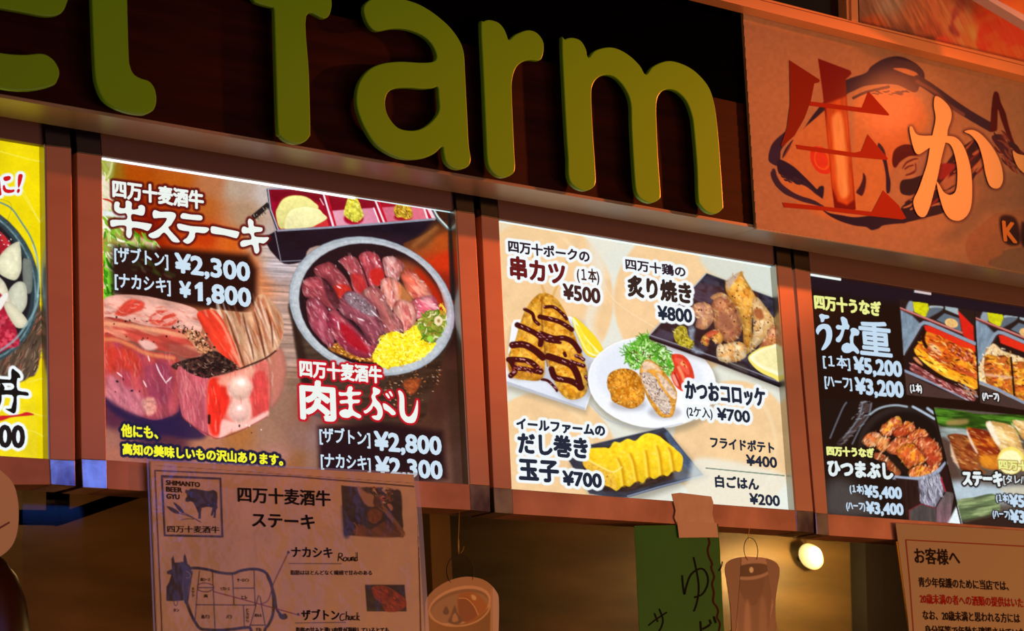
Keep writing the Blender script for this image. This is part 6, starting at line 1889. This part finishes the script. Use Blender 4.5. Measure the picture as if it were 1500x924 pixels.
slab('laminate', _out, 0.0, 0.0015, M_CARD, bg_)
ribbon_ring('ring', 674, 837, 19.5, 25, -0.002, 0.0011, M_RING, bg_, -0.12)
tube('string', [P(672, 813, -0.002), P(671.5, 790, 0.0), P(672.2, 770, 0.0), P(672.8, 747, 0.012)], 0.0007, M_STR, bg_, 6)
tube('string_knot', [P(671.6, 808, -0.001), P(671.4, 798, -0.001), P(671.6, 790, -0.001)], 0.0016, M_STR, bg_, 6)
tube('loose_end', [P(675, 810, -0.002), P(678, 806, -0.002), P(680, 800, -0.002)], 0.0005, M_STR, bg_, 5)
# tall glass
tg = thing('tall_glass_card', 'laminated cut-out of a waisted grey glass hanging on a ring near the wall lamp', 'card', P(1100, 1100, 0.0))
CT = Canvas(1055, 808, 1150, 1110, 1.0)
CT.C[:] = srgb('#a08468')
CT.frame(920, 740, 4.6875)
CT.poly([(700, 470), (990, 450), (1000, 560), (975, 760), (1000, 1000), (1020, 1700), (740, 1700), (750, 1000), (748, 760), (720, 600)], '#7d6650', sm=0, soft=1.5, g=(0, '#6f5843'))
CT.poly([(760, 500), (920, 480), (930, 560), (890, 660), (855, 690), (800, 650), (765, 570)], '#6b5340', soft=1.2)
CT.poly([(800, 740), (840, 740), (850, 1500), (790, 1500)], '#9b8068', soft=3, a=.8)
CT.poly([(900, 720), (950, 720), (960, 1500), (905, 1500)], '#8d745c', soft=3, a=.7)
CT.ell(845, 443, 150, 70, '#9c846c', k=-2200, soft=1)
CT.ell(843, 444, 132, 46, '#4d3a2a', k=-1800, soft=1, g=(0, '#5f4a38'))
CT.ell(847, 443, 14, 20, '#e8c89a', soft=.8)
CT.frame()
CT.C *= 1.3
_out = crom([(1062, 834), (1066, 823), (1080, 816.5), (1102, 815.5), (1125, 818), (1138, 825), (1142.5, 836), (1140, 852), (1136, 885), (1137.5, 915), (1143, 960), (1148, 1085), (1135, 1098), (1072, 1098), (1066, 1085), (1072, 960), (1071, 900), (1066, 860)], 3)
CT.build('card_print', _out, -0.0006, print_mat('laminated_card_grey', False, 0.35, 0.3), tg)
slab('laminate', _out, 0.0, 0.0015, mat('grey_laminate_edge', '#a08468', 0.35), tg)
ribbon_ring('ring', 1100, 805.5, 10, 18.5, -0.003, 0.001, M_RING, tg, -0.1)
tube('hook', [P(1098.5, 790, -0.001), P(1096, 784, 0.0), P(1097.5, 775, 0.002), P(1098, 768, 0.012)], 0.0012, M_STR, tg, 6)

# ------------------------------------------------------------------ green handwritten sheet
M_GREEN = mat('green_paper', '#2a7a10', 0.7, col2='#266e0e', scale=4)
gp = thing('green_paper_sheet', 'green paper sheet with black brush handwriting taped under the cream menu box', 'paper', P(990, 1000, 0.0))
slab('sheet', [(929, 770), (1052, 767.5), (1054.5, 800), (1061, 930), (1068, 1080), (944, 1100), (937, 930)], 0.0, 0.0008, M_GREEN, gp)
GF = (920, 740, 4.6875)
pen(None, [[(450, 355), (465, 420), (483, 520), (485, 600), (470, 680), (452, 728)],
           [(372, 480), (378, 550), (388, 610), (400, 560), (430, 480), (480, 440), (520, 440), (548, 490), (545, 550), (510, 610), (455, 632)]], 2.6, '#0a0806', -0.0006, gp, GF)
pen(None, [[(140, 825), (190, 785), (268, 733)], [(182, 740), (205, 800)], [(215, 710), (240, 780), (232, 830), (205, 880), (190, 920)]], 2.2, '#0a0806', -0.0006, gp, GF)
pen(None, [[(497, 795), (503, 880), (510, 1000), (520, 1060)], [(510, 850), (540, 835), (565, 818)], [(560, 785), (572, 815)], [(590, 762), (604, 808)]], 3.0, '#0a0806', -0.0006, gp, GF)
pen(None, [[(622, 450), (640, 420), (648, 385)]], 2.2, '#0a0806', -0.0006, gp, GF)
pen(None, [[(553, 222), (560, 260), (548, 300), (556, 350), (578, 400), (572, 430), (592, 490), (578, 540), (590, 600), (585, 660), (612, 700), (620, 730), (612, 770), (632, 810), (625, 860), (620, 900), (636, 950), (630, 1010), (650, 1080)]], 2.6, '#4a0c08', -0.0007, gp, GF, name='wavy_line')
M_TAPE = mat('masking_tape', '#e8c09a', 0.5, col2='#dcb48e', scale=40, bump=0.1)
M_TAPE2 = mat('masking_tape_low', '#e0b890', 0.55)
tp = thing('masking_tape', 'beige masking tape holding the green paper sheet to the bronze bar', 'tape', P(1015, 788, -0.002))
slab('tape_strip', [(984, 723), (996, 721.5), (1042, 727), (1045, 736), (1043.5, 752), (1048, 770), (1052.5, 787), (1030, 786), (995, 787.5), (993, 770), (988, 758), (990, 748)], -0.0035, -0.002, M_TAPE, tp)
slab('tape_strip', [(992, 764), (1050, 766), (1052.5, 786.8), (995, 787.3)], -0.0042, -0.0034, M_TAPE2, tp)

cb = thing('dark_cabinet', 'dark steel cabinet side behind the notice sheet', 'cabinet', P(1330, 1000, 1.3))
slab('side_panel', [(1262, 600), (1470, 600), (1470, 2000), (1300, 2000)], 1.29, 1.349, mat('cabinet_black', '#120c08', 0.6), cb)
slab('door', [(1480, 600), (1640, 600), (1640, 2000), (1480, 2000)], 1.28, 1.349, mat('cabinet_door', '#1c130c', 0.5), cb)
